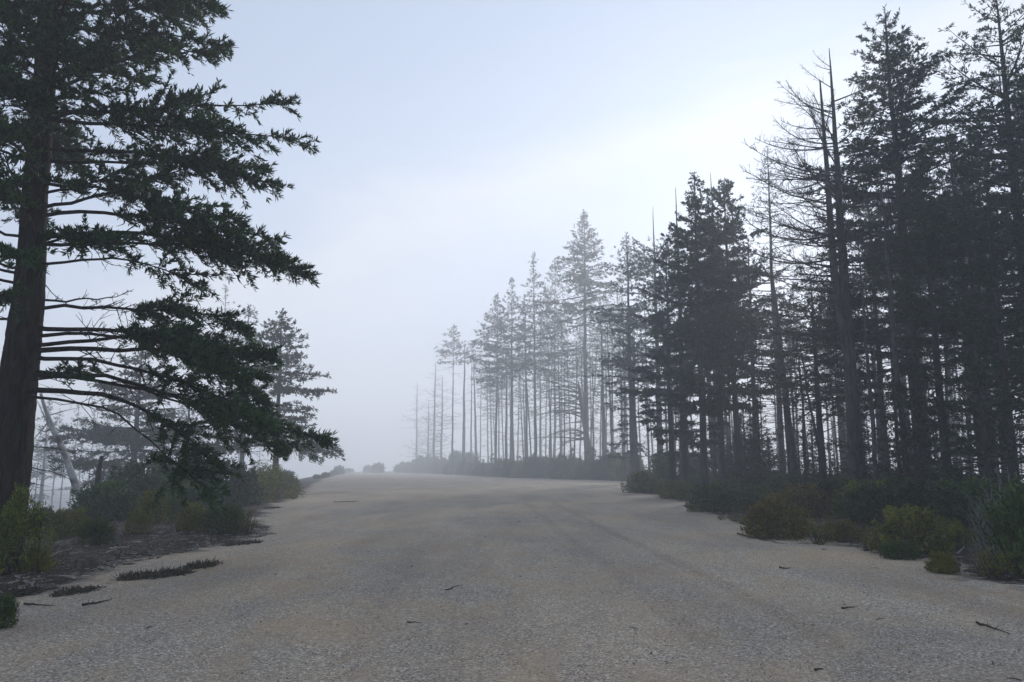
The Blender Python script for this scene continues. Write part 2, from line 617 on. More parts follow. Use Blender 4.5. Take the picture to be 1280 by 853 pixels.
def conifer(seed, H, r0, cb, reach, nb=110, e_low=(-0.15, 0.05), e_top=(0.7, 0.9), f0=(0.25, 0.0), dens=1.0, sl=0.24,
            sw=0.07, faces=2, n_dead=25, dead_from=0.12, dead_len=1.0, lean=(0, 0), frond=0.36, spacing=0.16, ss=0.13,
            needles='needles', bark='bark_pole', keep=1.0, bend=0.02, flat=0.18, az_bias=None, jitter=0.3, deadtop=0.0,
            spread=0.5, trunk_k=10, fill=.85):
    g = np.random.default_rng(seed)
    r0 = r0 * 0.68
    sl, sw, ss, faces = sl * .68, sw * .58, ss * .60, 3
    if H < 27 and sl < .2:          # the nearer trees carry fuller sprays
        spacing = spacing * fill

    V, Q, TP, TR = trunk_tube(H, r0, g, lean, k=trunk_k, bend=bend)
    trunk = make_mesh('trunk', V, Q, M[bark])
    br = Acc()
    # live branches
    hb = np.sort(g.random(nb) ** 0.9)
    hz = (cb + (0.985 - deadtop - cb) * hb) * H
    az = np.arange(nb) * 2.399 + g.normal(0, 0.5, nb)
    if az_bias is not None:
        sel = g.random(nb) < az_bias[1]
        az[sel] = az_bias[0] + g.normal(0, 0.8, sel.sum())
    L = np.interp(hb, [r[0] for r in reach], [r[1] for r in reach]) * g.uniform(1 - jitter * 1.4, 1 + jitter, nb)
    L = np.maximum(L, 0.25)
    e0 = np.interp(hb, [0, 0.55, 1], [e_low[0], e_low[0] * .3 + e_top[0] * .4, e_top[0]]) + g.normal(0, .13, nb)
    e1 = np.interp(hb, [0, 0.55, 1], [e_low[1], e_low[1] * .5 + e_top[1] * .4, e_top[1]]) + g.normal(0, .15, nb)
    p0 = np.stack([np.interp(hz, TP[:, 2], TP[:, 0]), np.interp(hz, TP[:, 2], TP[:, 1]), hz], -1)
    n = 7
    P = curve_from(p0, az, L, e0, e1, n, g, 0.10)
    rb = np.clip(0.016 * L, 0.012, 0.07)[:, None] * (1 - np.linspace(0, 1, n) * 0.85)[None]
    br.add(*tubes(P, rb, 4))
    fs = f0[0] + (f0[1] - f0[0]) * hb
    FV, FQ, tw = foliage_on(P, L, fs, g, spacing=spacing / dens, ss=ss, sl=sl, sw=sw, frond=frond, faces=faces, keep=keep,
                            flat=flat, spread=spread, clump=.6)
    # leader tuft
    crown = Acc()
    crown.add(FV, FQ)
    if deadtop == 0:
        tn = int(40 * dens)
        zt = H * (1 - 0.07 * g.random(tn) ** 1.2)
        A = np.stack([np.interp(zt, TP[:, 2], TP[:, 0]), np.interp(zt, TP[:, 2], TP[:, 1]), zt], -1)
        D = np.concatenate([g.normal(0, .6, (tn, 2)), np.abs(g.normal(.6, .3, (tn, 1)))], 1)
        crown.add(*blades(A, D, sl * 1.3 * g.uniform(.6, 1.2, tn), sw, g))
    # dead lower limbs
    if n_dead:
        hd = dead_from + (cb + 0.12 - dead_from) * g.random(n_dead)
        zd = hd * H
        ad = g.uniform(0, 2 * np.pi, n_dead)
        Ld = dead_len * g.uniform(0.3, 1.1, n_dead) * (0.6 + 0.6 * hd / max(cb, .05))
        pd = np.stack([np.interp(zd, TP[:, 2], TP[:, 0]), np.interp(zd, TP[:, 2], TP[:, 1]), zd], -1)
        Pd = curve_from(pd, ad, Ld, g.normal(-0.02, .25, n_dead), g.normal(-0.1, .35, n_dead), 6, g, 0.14)
        rd = np.clip(0.013 * Ld, 0.009, 0.035)[:, None] * (1 - np.linspace(0, 1, 6) * 0.8)[None]
        br.add(*tubes(Pd, rd, 3))
        nt_ = n_dead * 4
        bi = g.integers(0, n_dead, nt_)
        pp, tt = sample_curve(Pd, bi, g.uniform(.3, .98, nt_))
        dd = norm(tt * .7 + g.normal(0, .6, (nt_, 3)))
        lt = Ld[bi] * g.uniform(.12, .4, nt_)
        PT = pp[:, None, :] + dd[:, None, :] * (lt[:, None] * np.linspace(0, 1, 3)[None])[:, :, None]
        br.add(*tubes(PT, np.array([.008, .006, .003])[None].repeat(nt_, 0), 3))
    return [('trunk', trunk), ('branching', br.mesh('branching', M[bark])), ('crown', crown.mesh('crown', M[needles]))]


def dead_pole(seed, H, r0, n_dead=26, dead_len=1.2, bark='bark_dead', lean=(0, 0), from_=0.1, broken=True, up=(0.1, 0.3),
              bend=0.02):
    g = np.random.default_rng(seed)
    V, Q, TP, TR = trunk_tube(H, r0, g, lean, k=9, bend=bend, tip=0.05 if broken else 0.012)
    br = Acc()
    zd = (from_ + (0.97 - from_) * g.random(n_dead)) * H
    ad = g.uniform(0, 2 * np.pi, n_dead)
    Ld = dead_len * g.uniform(0.2, 1.1, n_dead) * np.interp(zd / H, [0, .6, 1], [1, .9, .3])
    pd = np.stack([np.interp(zd, TP[:, 2], TP[:, 0]), np.interp(zd, TP[:, 2], TP[:, 1]), zd], -1)
    Pd = curve_from(pd, ad, Ld, g.normal(up[0], .2, n_dead), g.normal(up[1], .3, n_dead), 6, g, .12)
    rd = np.clip(0.016 * Ld, 0.012, 0.07)[:, None] * (1 - np.linspace(0, 1, 6) * 0.7)[None]
    br.add(*tubes(Pd, rd, 3))
    nt_ = n_dead * 5
    bi = g.integers(0, n_dead, nt_)
    pp, tt = sample_curve(Pd, bi, g.uniform(.3, .98, nt_))
    dd = norm(tt * .7 + g.normal(0, .6, (nt_, 3)))
    lt = Ld[bi] * g.uniform(.12, .4, nt_)
    PT = pp[:, None, :] + dd[:, None, :] * (lt[:, None] * np.linspace(0, 1, 3)[None])[:, :, None]
    br.add(*tubes(PT, (np.array([.22, .16, .09])[None] * rd[bi, 0][:, None] * 2), 3))
    return [('trunk', make_mesh('trunk', V, Q, M[bark])), ('branching', br.mesh('branching', M[bark]))]


def limb_mesh(P, r, mat, g, twigs=10, twig_len=0.25, k=5, sub=True):
    a = Acc()
    n = len(P)
    a.add(*tubes(P, r * (1 - np.linspace(0, 1, n) ** 1.1 * 0.88), k))
    if twigs:
        L = np.linalg.norm(np.diff(P, axis=0), axis=1).sum()
        s = g.uniform(.2, .98, twigs)
        pp, tt = sample_curve(P[None], np.zeros(twigs, int), s)
        dd = norm(tt * .8 + g.normal(0, .55, (twigs, 3)) + UP * .1)
        lt = L * twig_len * g.uniform(.3, 1.1, twigs) * (1.15 - s)
        mid = pp + dd * lt[:, None] * .5
        end = mid + norm(dd + g.normal(0, .3, (twigs, 3)) + UP * .15) * lt[:, None] * .5
        PT = np.stack([pp, mid, end], 1)
        rr = np.clip(r * .3, .004, .014)
        a.add(*tubes(PT, np.array([rr, rr * .7, rr * .3])[None].repeat(twigs, 0), 3))
        if sub:
            m2 = twigs * 2
            bi = g.integers(0, twigs, m2)
            p2, t2 = sample_curve(PT, bi, g.uniform(.25, .95, m2))
            d2 = norm(t2 * .8 + g.normal(0, .5, (m2, 3)))
            e2 = p2 + d2 * (lt[bi] * g.uniform(.2, .5, m2))[:, None]
            a.add(*tubes(np.stack([p2, (p2 + e2) / 2 + g.normal(0, .01, p2.shape), e2], 1),
                         np.array([rr * .5, rr * .4, rr * .2])[None].repeat(m2, 0), 3))
    return a.mesh('limb', mat)


# ---- the big near fir -------------------------------------------------------
HY = 14.0
g = np.random.default_rng(77)
b0 = at(-8, 690, HY)
hx, hy = b0[0], HY
hz0 = float(zg(hx, hy))
hero = thing('fir_tree', 'huge rough barked fir with long layered limbs, closest tree at the clearing edge', 'tree', (hx, hy, hz0))
prof_py = np.array([720, 640, 560, 480, 400, 300, 200, 100, 0, -120, -300, -420])
prof_cx = np.array([-12, -2, 12, 23, 31, 42, 50, 56, 62, 66, 70, 74])
prof_w = np.array([72, 60, 52, 47, 41, 33, 31, 28, 24, 20, 11, 3])
TPh = np.array([at(cx, p, HY) for cx, p in zip(prof_cx, prof_py)]) - np.array([hx, hy, hz0])
TRh = prof_w * 0.92 / F * HY / 2
TPh[0, 2] = -0.4
NR, NK = 300, 90
zs = np.linspace(-0.4, TPh[-1, 2], NR)
TPd = np.stack([np.interp(zs, TPh[:, 2], TPh[:, 0]) + .02 * np.sin(zs * 1.7), .05 * np.sin(zs * .6), zs], -1)
TRd = np.interp(zs, TPh[:, 2], TRh)
V, Q = tubes(TPd, TRd, NK)
V = V.reshape(NR, NK, 3)


def plates(nr, nk, cr, ck):
    """long bark plates: random cells stretched up the trunk, sheared so their seams wander"""
    cells = g.random((cr + 2, ck))
    r = np.arange(nr)[:, None] / nr * cr
    c = np.arange(nk)[None, :] / nk * ck + .45 * np.sin(r * 2.3) + .3 * np.sin(r * .9 + 1)
    r = r + 1.7 * np.sin(np.floor(c) * 12.9)
    r0_, c0_ = np.floor(r).astype(int), np.floor(c).astype(int)
    fr, fc = r - r0_, c - c0_
    seam = np.minimum(np.minimum(fc, 1 - fc) * 3.2, np.minimum(fr, 1 - fr) * 6)
    return cells[r0_ % (cr + 2), c0_ % ck] * .5 + np.clip(seam, 0, .6)


fur = 1 + 0.085 * (plates(NR, NK, 34, 17) - .6) + 0.04 * (plates(NR, NK, 70, 30) - .6) + 0.010 * g.normal(0, 1, (NR, NK))
fur += 0.05 * np.sin(np.arange(NK)[None] * 2 * np.pi / NK * 3 + zs[:, None] * .5)
V = TPd[:, None, :] + (V - TPd[:, None, :]) * fur[:, :, None]
mesh_obj('trunk', make_mesh('trunk', V.reshape(-1, 3), Q, M['bark']), hero)


def hero_limb(P, r, f0, dens=1.0, frond=0.27, twigs=14, has_leaf=True, droop=0.12):
    n = 12
    d = np.concatenate([[0], np.cumsum(np.linalg.norm(np.diff(P, axis=0), axis=1))])
    L = d[-1]
    s = np.linspace(0, L, n)
    Pd = np.stack([np.interp(s, d, P[:, k]) for k in range(3)], -1)
    for _ in range(2):
        Pd[1:-1] = (Pd[:-2] + 2 * Pd[1:-1] + Pd[2:]) / 4
    Pd[1:] += np.cumsum(g.normal(0, .032, (n - 1, 3)), axis=0)
    lm = mesh_obj('limb', limb_mesh(Pd, r * .78, M['bark'], g, twigs + 6, .18), hero)
    if has_leaf:
        FV, FQ, (tp, td, tl) = foliage_on(Pd[None], np.array([L]), f0, g, spacing=0.029 / dens, ss=0.036, sl=0.115, sw=0.025,
                                          frond=frond, faces=4, spread=0.45, up=.24, flat=.34, droop=droop, maxlb=1.15, clump=.85)
        a = Acc()
        a.add(FV, FQ)
        fm = mesh_obj('foliage', a.mesh('foliage', M['needles_near']), lm)
        # woody twigs carrying the shoots
        nt_ = min(len(tp), 60)
        PT = np.stack([tp[:nt_], tp[:nt_] + td[:nt_] * tl[:nt_, None] * .5 - UP * .02, tp[:nt_] + td[:nt_] * tl[:nt_, None] * .95 - UP * (droop * tl[:nt_, None] * .9)], 1)
        tw = Acc()
        tw.add(*tubes(PT, np.array([.009, .006, .003])[None].repeat(nt_, 0), 3))
        mesh_obj('twig', tw.mesh('twig', M['twig']), lm)


HL = [  # trunk row, waypoints (px), foliage start, thickness, density, depth offset at tip
    (-150, [(150, -160), (240, -150)], .15, .045, 1.0, .6),
    (-90, [(150, -90), (250, -75)], .15, .045, 1.0, -1.0),
    (-45, [(150, -45), (262, -28)], .15, .05, 1.1, .8),
    (-10, [(150, -10), (268, 8)], .2, .05, 1.2, -.6),
    (20, [(150, 12), (275, 22)], .2, .05, 1.2, 1.0),
    (45, [(150, 30), (292, 48)], .25, .05, 1.2, .2),
    (110, [(100, 95), (150, 65), (252, 58)], .5, .055, 1.0, -.3),
    (85, [(120, 88), (195, 102)], .2, .035, .9, 1.4),
    (140, [(180, 138), (270, 137), (352, 134)], .28, .055, 1.0, .3),
    (150, [(170, 160), (300, 160), (374, 172)], .25, .055, 1.1, -.7),
    (185, [(170, 190), (280, 205), (350, 234)], .2, .05, 1.1, .5),
    (200, [(150, 205), (260, 200), (320, 205)], .35, .045, 1.0, 1.5),
    (228, [(110, 228), (200, 240), (290, 262)], .3, .045, .9, -1.4),
    (262, [(110, 252), (170, 232), (262, 195)], .3, .05, 1.0, .8),
    (272, [(140, 268), (230, 275), (348, 298)], .3, .055, 1.1, -.4),
    (297, [(150, 297), (250, 302), (384, 342)], .35, .06, 1.2, .3),
    (305, [(160, 308), (280, 315), (366, 330)], .4, .05, 1.1, 1.1),
    (330, [(120, 316), (180, 322), (250, 352)], .55, .04, .8, -.8),
    (372, [(120, 368), (160, 362), (175, 350)], 1.0, .035, .0, .2),
    (385, [(130, 382), (220, 390), (308, 420)], .42, .05, 1.3, .9),
    (408, [(110, 406), (200, 410), (338, 468)], .42, .06, 1.4, -.5),
    (420, [(130, 418), (220, 425), (318, 436)], .45, .05, 1.2, 1.2),
    (432, [(120, 428), (210, 428), (346, 458)], .42, .055, 1.3, .2),
    (440, [(100, 432), (170, 428), (260, 455), (340, 500)], .45, .07, 1.3, .7),
    (444, [(120, 446), (190, 468), (270, 500), (338, 535)], .5, .055, 1.1, -.8),
    (463, [(100, 467), (180, 484), (300, 520), (408, 549)], .52, .06, 1.1, .1),
    (470, [(100, 474), (200, 492), (290, 530), (340, 560)], .6, .05, 1.0, 1.0),
    (492, [(110, 497), (160, 506), (215, 535), (285, 585)], .62, .07, .9, -.5),
    (497, [(140, 505), (190, 540), (245, 590), (275, 612)], .72, .035, .8, -1.3),
    (480, [(70, 470), (100, 462), (118, 455)], .35, .03, .6, -.9),
]
def trunk_c(pyv):
    p = at(np.interp(pyv, prof_py[::-1], prof_cx[::-1]), pyv, HY)
    return p - np.array([hx, hy, hz0])
for sy, way, f0, th, dn, dy in HL:
    pts = [trunk_c(sy)]
    for i, (wx, wy) in enumerate(way):
        q = (i + 1) / len(way)
        pts.append(at(wx, wy, HY + dy * q ** 1.3) - np.array([hx, hy, hz0]))
    hero_limb(np.array(pts), th, min(f0, .95), max(dn, .3), has_leaf=dn > 0)
# limbs on the other sides of the trunk, and short ones filling in between
for i in range(66):
    z = np.interp(i, [0, 65], [4.3, 14.2]) + g.normal(0, .15)
    a_ = g.uniform(0.55 * np.pi, 1.98 * np.pi)
    Lh = np.interp(z, [4, 6, 8, 12, 15], [2.6, 3.4, 3.8, 3.0, 1.2]) * g.uniform(.6, 1.05)
    p0 = np.array([np.interp(z, TPd[:, 2], TPd[:, 0]), 0, z])
    P = curve_from(p0[None], np.array([a_]), np.array([Lh]), np.array([g.normal(.12, .15)]), np.array([g.normal(-.15, .2)]), 6, g, .07)[0]
    hero_limb(P, .04, np.interp(z, [4, 6, 8, 12], [.5, .3, .2, .1]), .7, twigs=8)
# leafy limbs growing towards the clearing in front of the upper trunk
for i in range(62):
    z = g.uniform(6.4, 13.5)
    a_ = -np.pi / 2 + g.normal(.25, .75)
    p0 = np.array([np.interp(z, TPd[:, 2], TPd[:, 0]), 0, z])
    P = curve_from(p0[None], np.array([a_]), np.array([g.uniform(1.2, 2.6)]), np.array([g.normal(.15, .15)]), np.array([g.normal(-.2, .2)]), 6, g, .07)[0]
    hero_limb(P, .035, .12, .8, twigs=8)
# small dead stubs on the lower trunk
for i in range(14):
    z = g.uniform(1.4, 6.5)
    a_ = g.uniform(0, 2 * np.pi)
    p0 = np.array([np.interp(z, TPd[:, 2], TPd[:, 0]), 0, z])
    P = curve_from(p0[None], np.array([a_]), np.array([g.uniform(.7, 1.6)]), np.array([g.normal(0, .2)]), np.array([g.normal(-.4, .5)]), 8, g, .12)[0]
    mesh_obj('limb', limb_mesh(P, .014, M['twig'], g, 8, .3), hero)


def tree_at(tx, ty, Yd):
    """base location and height of a vertical tree whose tip shows at photo pixel (tx, ty) at distance Yd"""
    p = at(tx, ty, Yd)
    z = float(zg(p[0], p[1]))
    return (p[0], p[1], z), p[2] - z


FAR = {96: 150, 84: 140, 104: 160, 112: 170, 122: 185, 150: 215, 156: 222, 66: 85, 62: 80, 185: 265, 190: 270, 235: 340,
       215: 310, 74: 130, 100: 155, 108: 165}


def fir(tx, ty, Yd, label, group=None, name='fir_tree', rz=0.0, **kw):
    far = FAR.get(Yd, Yd) / Yd          # trees across the clearing are built bigger
    loc, H = tree_at(tx, ty, Yd * far)
    return place(conifer(H=H / far, **kw), name, label, 'tree', loc, rz, far, group)


# ---- right-hand stand, single trees -------------------------------------------
G_RIGHT = None
DENSE = dict(e_low=(-0.1, -0.05), e_top=(0.6, 0.8), jitter=.45)
# far row (pale in the fog)
fir(668, 316, 96, 'slim fir with clear straight trunk just beside the taller spire topped fir', seed=101, r0=.30, cb=.45, reach=[(0, 2.3), (.25, 3.0), (.7, 1.6), (1, .15)], nb=150, n_dead=50, dead_len=2.2, sl=.42, sw=.15, spacing=.3, ss=.22, **DENSE)
fir(729, 263, 84, 'tall fir with spire top and bare lower trunk rising behind the broken snag', seed=102, r0=.46, cb=.55, reach=[(0, 3.6), (.2, 4.4), (.6, 2.4), (1, .15)], nb=190, n_dead=60, dead_len=3.2, sl=.40, sw=.14, spacing=.26, ss=.2, **DENSE)
fir(641, 347, 104, 'fog faded fir with narrow pointed crown between the slim fir and the bushier one', seed=103, r0=.28, cb=.46, reach=[(0, 2.0), (.25, 3.0), (.7, 1.6), (1, .15)], nb=150, n_dead=50, dead_len=2.2, sl=.45, sw=.16, spacing=.32, ss=.24, **DENSE)
fir(620, 368, 112, 'fog faded fir with bushy one sided crown beside the narrow pointed fog faded fir', seed=104, r0=.28, cb=.46, reach=[(0, 2.4), (.3, 3.4), (.7, 2.0), (1, .2)], nb=150, n_dead=50, dead_len=2.2, sl=.46, sw=.17, spacing=.32, ss=.24, az_bias=(3.1, .4), **DENSE)
fir(690, 322, 122, 'pale hazy fir half hidden behind the spire topped fir', seed=105, r0=.32, cb=.42, reach=[(0, 3.4), (.4, 4.2), (.8, 2.0), (1, .2)], nb=120, n_dead=40, dead_len=2.5, sl=.5, sw=.18, spacing=.34, ss=.26, lean=(.5, 0), **DENSE)
fir(567, 406, 150, 'thin lone fir with small tufted top standing palest at the end of the row', seed=106, r0=.28, cb=.72, reach=[(0, 2.2), (.25, 3.2), (.6, 2.2), (1, .3)], nb=75, n_dead=50, dead_len=3.8, sl=.55, sw=.2, spacing=.36, ss=.28, **DENSE)
fir(590, 428, 156, 'skinny fir with a tiny ragged tuft beside the topless pale pole', seed=107, r0=.26, cb=.84, reach=[(0, 2.2), (.5, 2.2), (1, .4)], nb=40, n_dead=40, dead_len=2.6, sl=.55, sw=.2, spacing=.36, ss=.28, **DENSE)
fir(784, 292, 66, 'wide hazy fir with feathery limbs left of the dark dense pair', seed=108, r0=.36, cb=.36, reach=[(0, 3.6), (.4, 3.3), (.75, 2.2), (1, .2)], nb=125, n_dead=50, dead_len=3.0, sl=.36, sw=.11, spacing=.24, ss=.19, **DENSE)
fir(816, 258, 62, 'fir with bare antler like dead top rising behind the dark dense pair', seed=109, r0=.36, cb=.30, reach=[(0, 3.2), (.5, 3.0), (1, 1.8)], nb=125, n_dead=40, dead_len=2.8, sl=.36, sw=.12, spacing=.24, ss=.19, deadtop=.16, **DENSE)
# dense dark pair
fir(866, 217, 42, 'dark dense fir with bushy crown down to the shrubs, nearer of the close pair', seed=110, r0=.30, cb=.16, reach=[(0, 1.5), (.2, 2.5), (.42, 1.5), (.55, 2.2), (.8, 1.2), (1, .2)], nb=170, n_dead=26, fill=.62, dead_len=2, sl=.28, sw=.11, spacing=.11, ss=.11, f0=(.2, 0), **DENSE)
fir(907, 224, 45, 'dark dense fir with rounded top beside the bare spike, farther of the close pair', seed=111, r0=.30, cb=.30, reach=[(0, 1.6), (.25, 2.3), (.45, 1.5), (.65, 2.0), (.9, 1.0), (1, .25)], nb=150, n_dead=26, fill=.62, dead_len=2, sl=.28, sw=.11, spacing=.11, ss=.11, f0=(.2, 0), **DENSE)
fir(832, 302, 51, 'short bushy fir tucked against the dark dense pair', seed=112, r0=.26, cb=.14, reach=[(0, 1.6), (.3, 2.2), (.7, 1.4), (1, .3)], nb=120, n_dead=14, fill=.62, dead_len=1.5, sl=.26, sw=.11, spacing=.11, ss=.11, f0=(.2, 0), az_bias=(3.14, .3), **DENSE)
fir(848, 282, 54, 'slim dark fir with narrow crown squeezed in just left of the close pair', seed=127, r0=.24, cb=.38, reach=[(0, 1.5), (.4, 1.9), (.8, 1.0), (1, .15)], nb=110, n_dead=40, dead_len=1.8, sl=.3, sw=.1, spacing=.14, ss=.13, **DENSE)
fir(888, 268, 58, 'slim dark fir whose crown fills the notch of the close pair', seed=128, r0=.24, cb=.42, reach=[(0, 1.7), (.4, 2.0), (.8, 1.0), (1, .15)], nb=110, n_dead=40, dead_len=1.8, sl=.3, sw=.1, spacing=.14, ss=.13, **DENSE)
fir(790, 400, 66, 'small crooked fir with clumped low limbs reaching over the clearing', seed=113, r0=.28, cb=.14, reach=[(0, 2.4), (.4, 2.6), (1, .4)], nb=60, n_dead=6, dead_len=1.2, sl=.24, sw=.10, spacing=.11, ss=.11, f0=(.45, .1), bend=.08, az_bias=(3.14, .35), **DENSE)
fir(957, 184, 56, 'thin pale sunlit fir with sparse see through needles beside the dead double topped tree', seed=114, r0=.34, cb=.34, reach=[(0, 3.0), (.4, 2.8), (.8, 1.5), (1, .2)], nb=100, n_dead=30, dead_len=2.4, sl=.30, sw=.075, spacing=.22, ss=.18, needles='needles_dry', keep=.7, **DENSE)
# big firs
fir(1108, 10, 30, 'tallest pointed fir with heavy dark crown between the dead tree and the airy giant', seed=115, r0=.40, cb=.26, reach=[(0, 2.6), (.2, 3.2), (.35, 2.3), (.5, 2.9), (.85, 1.4), (1, .15)], nb=185, n_dead=30, dead_len=2.2, sl=.23, sw=.075, spacing=.10, ss=.09, f0=(.25, .0), **DENSE)
fir(1240, -12, 27, 'giant fir with airy see through crown and clear trunk by the frame edge', seed=116, r0=.40, cb=.30, reach=[(0, 3.0), (.3, 3.2), (.6, 2.6), (.85, 1.7), (1, .3)], nb=165, n_dead=40, dead_len=2.4, sl=.21, sw=.06, spacing=.12, ss=.10, f0=(.35, .05), keep=.8, **DENSE)
fir(1300, 40, 24, 'tall fir mostly cut off by the picture edge, crown overlapping the airy giant', seed=117, r0=.34, cb=.16, reach=[(0, 2.6), (.4, 2.6), (.8, 1.4), (1, .2)], nb=130, n_dead=20, dead_len=2, sl=.21, sw=.065, spacing=.11, ss=.1, f0=(.3, .0), **DENSE)
fir(1150, 205, 25, 'dark column shaped young fir filling the gap under the tallest pointed fir', seed=118, r0=.22, cb=.05, reach=[(0, 1.5), (.3, 1.7), (.7, 1.3), (1, .15)], nb=130, n_dead=4, dead_len=1, sl=.19, sw=.07, spacing=.09, ss=.085, f0=(.15, 0), **DENSE)
fir(1232, 235, 23, 'dark bushy young fir standing below the airy giant', seed=119, r0=.2, cb=.06, reach=[(0, 1.1), (.3, 1.5), (.7, 1.2), (1, .15)], nb=100, n_dead=4, dead_len=1, sl=.19, sw=.07, spacing=.09, ss=.085, f0=(.15, 0), **DENSE)
fir(1190, 180, 34, 'slender fir with patchy drooping crown between the two tallest firs', seed=120, r0=.26, cb=.36, reach=[(0, 2.0), (.4, 2.4), (.8, 1.3), (1, .2)], nb=85, n_dead=24, dead_len=1.8, sl=.24, sw=.08, spacing=.12, ss=.11, f0=(.25, .05), **DENSE)
fir(1012, 345, 36, 'fir with thin grey lower crown standing just behind the dead double topped tree', seed=121, r0=.26, cb=.4, reach=[(0, 2.4), (.4, 2.6), (.8, 1.4), (1, .2)], nb=80, n_dead=40, dead_len=2.2, sl=.25, sw=.075, spacing=.14, ss=.12, keep=.8, **DENSE)
fir(1080, 190, 40, 'fir with ragged crown showing between the dead double topped tree and the tallest fir', seed=122, r0=.28, cb=.42, reach=[(0, 2.8), (.4, 3.0), (.8, 1.7), (1, .2)], nb=90, n_dead=30, dead_len=2.2, sl=.27, sw=.09, spacing=.13, ss=.12, **DENSE)
fir(932, 300, 48, 'fir with dark drooping crown right behind the dense pair', seed=123, r0=.28, cb=.36, reach=[(0, 2.6), (.4, 3.0), (.8, 1.7), (1, .2)], nb=85, n_dead=26, dead_len=2.2, sl=.3, sw=.1, spacing=.15, ss=.13, **DENSE)
fir(1050, 340, 33, 'dark fir crown low behind the trunk of the dead double topped tree', seed=124, r0=.24, cb=.35, reach=[(0, 1.9), (.4, 2.3), (.8, 1.3), (1, .2)], nb=80, n_dead=14, dead_len=1.6, sl=.24, sw=.08, spacing=.13, ss=.11, keep=.8, **DENSE)

fir(1278, 95, 31, 'full dark fir behind the airy giant at the frame edge', seed=125, r0=.3, cb=.2, reach=[(0, 2.2), (.4, 2.8), (.8, 1.5), (1, .2)], nb=140, n_dead=24, dead_len=2, sl=.23, sw=.075, spacing=.12, ss=.11, **DENSE)
fir(1216, 160, 40, 'dim fir crown seen through the airy giant lower branches', seed=126, r0=.3, cb=.3, reach=[(0, 2.4), (.4, 3.0), (.8, 1.7), (1, .2)], nb=110, n_dead=24, dead_len=2, sl=.27, sw=.085, spacing=.14, ss=.12, **DENSE)

# poles without needles
def pole(tx, ty, Yd, label, seed, r0=.18, name='dead_tree', group=None, **kw):
    far = FAR.get(Yd, Yd) / Yd
    loc, H = tree_at(tx, ty, Yd * far)
    return place(dead_pole(seed, H / far, r0, **kw), name, label, 'dead tree', loc, 0, far, group)

pole(581, 430, 150, 'topless pale pole trunk next to the thin lone fir with tufted top', 201, .3, n_dead=14, dead_len=1.5)
pole(597, 446, 150, 'leaning pale pole crowded against the skinny fir with a tiny tuft', 202, .24, n_dead=14, dead_len=2, lean=(-.8, 0))
pole(544, 452, 185, 'bare pole with many thin limbs, faint in fog beyond the lone tufted fir', 203, .3, n_dead=110, dead_len=4.5)
pole(553, 470, 190, 'shorter faint bare pole close behind the lone tufted fir', 204, .28, n_dead=110, dead_len=4.5)
pole(522, 478, 235, 'faintest bare tree almost lost in the fog where the clearing ends', 205, .3, n_dead=110, dead_len=5.5)
pole(536, 500, 215, 'low ghostly bare tree between the two faintest poles', 206, .26, n_dead=110, dead_len=4.5)
pole(843, 234, 44, 'bare pointed spike poking above the short bushy fir', 207, .16, n_dead=18, dead_len=.7, broken=False)
pole(888, 216, 46, 'bare dead leader standing up between the dark dense pair', 208, .2, n_dead=24, dead_len=.9, broken=False)
pole(752, 398, 74, 'thin bare pole beside the spire topped fir', 209, .16, n_dead=36, dead_len=2.6)
pole(658, 380, 100, 'thin bare pole between the two slim fog faded firs', 210, .14, n_dead=30, dead_len=2)
pole(633, 430, 108, 'bare broken pole under the fog faded firs', 211, .16, n_dead=26, dead_len=2)
pole(1073, 300, 24, 'slim grey dead pole in front of the dark stand near the tallest fir', 212, .07, n_dead=22, dead_len=.9, broken=False, bark='bark_dead')
pole(980, 330, 38, 'dark leaning pole against the bright gap in the stand', 213, .16, n_dead=30, dead_len=1.8, lean=(-.7, 0))

# ---- double topped dead tree --------------------------------------------------
g = np.random.default_rng(31)
loc, H = tree_at(1034, 62, 28)
dt = thing('dead_tree', 'tall dead tree with two bare tops and curved leafless limbs', 'dead tree', loc)
V, Q, TP, TR = trunk_tube(H, .27, g, (0, 0), k=14, n=26, bend=.015)
a = Acc()
a.add(V, Q)
s = np.linspace(0, 1, 14)
z2 = .30 * H + s * (H * .63)
P2 = np.stack([np.interp(z2, TP[:, 2], TP[:, 0]) - .30 * np.clip(s * 4, 0, 1) - .05 * s, 0.1 * s, z2], -1)
a.add(*tubes(P2, (.15 * (1 - s) ** .8 + .025), 9))
mesh_obj('trunk', a.mesh('trunk', M['bark_dead']), dt)
for i in range(98):
    h = g.uniform(.22, .97) if i > 24 else g.uniform(.45, .85)
    z = h * H
    a_ = g.uniform(0, 2 * np.pi) if i % 2 else np.pi + g.normal(0, .7)
    L = np.interp(h, [.2, .45, .7, .88, 1], [2.8, 3.7, 3.5, 2.4, .5]) * g.uniform(.55, 1.15)
    on2 = (i % 3 == 0) and .38 < h < .9
    TT = P2 if on2 else TP
    p0 = np.array([np.interp(z, TT[:, 2], TT[:, 0]), np.interp(z, TT[:, 2], TT[:, 1]), z])
    e0 = np.interp(h, [.2, .6, 1], [-.25, .0, .5]) + g.normal(0, .15)
    e1 = np.interp(h, [.2, .6, 1], [.15, .5, .85]) + g.normal(0, .25)
    P = curve_from(p0[None], np.array([a_]), np.array([L]), np.array([e0]), np.array([e1]), 9, g, .06)[0]
    mesh_obj('limb', limb_mesh(P, .009 + .008 * L, M['bark_dead'], g, int(9 + 7 * L), .36, 4), dt)

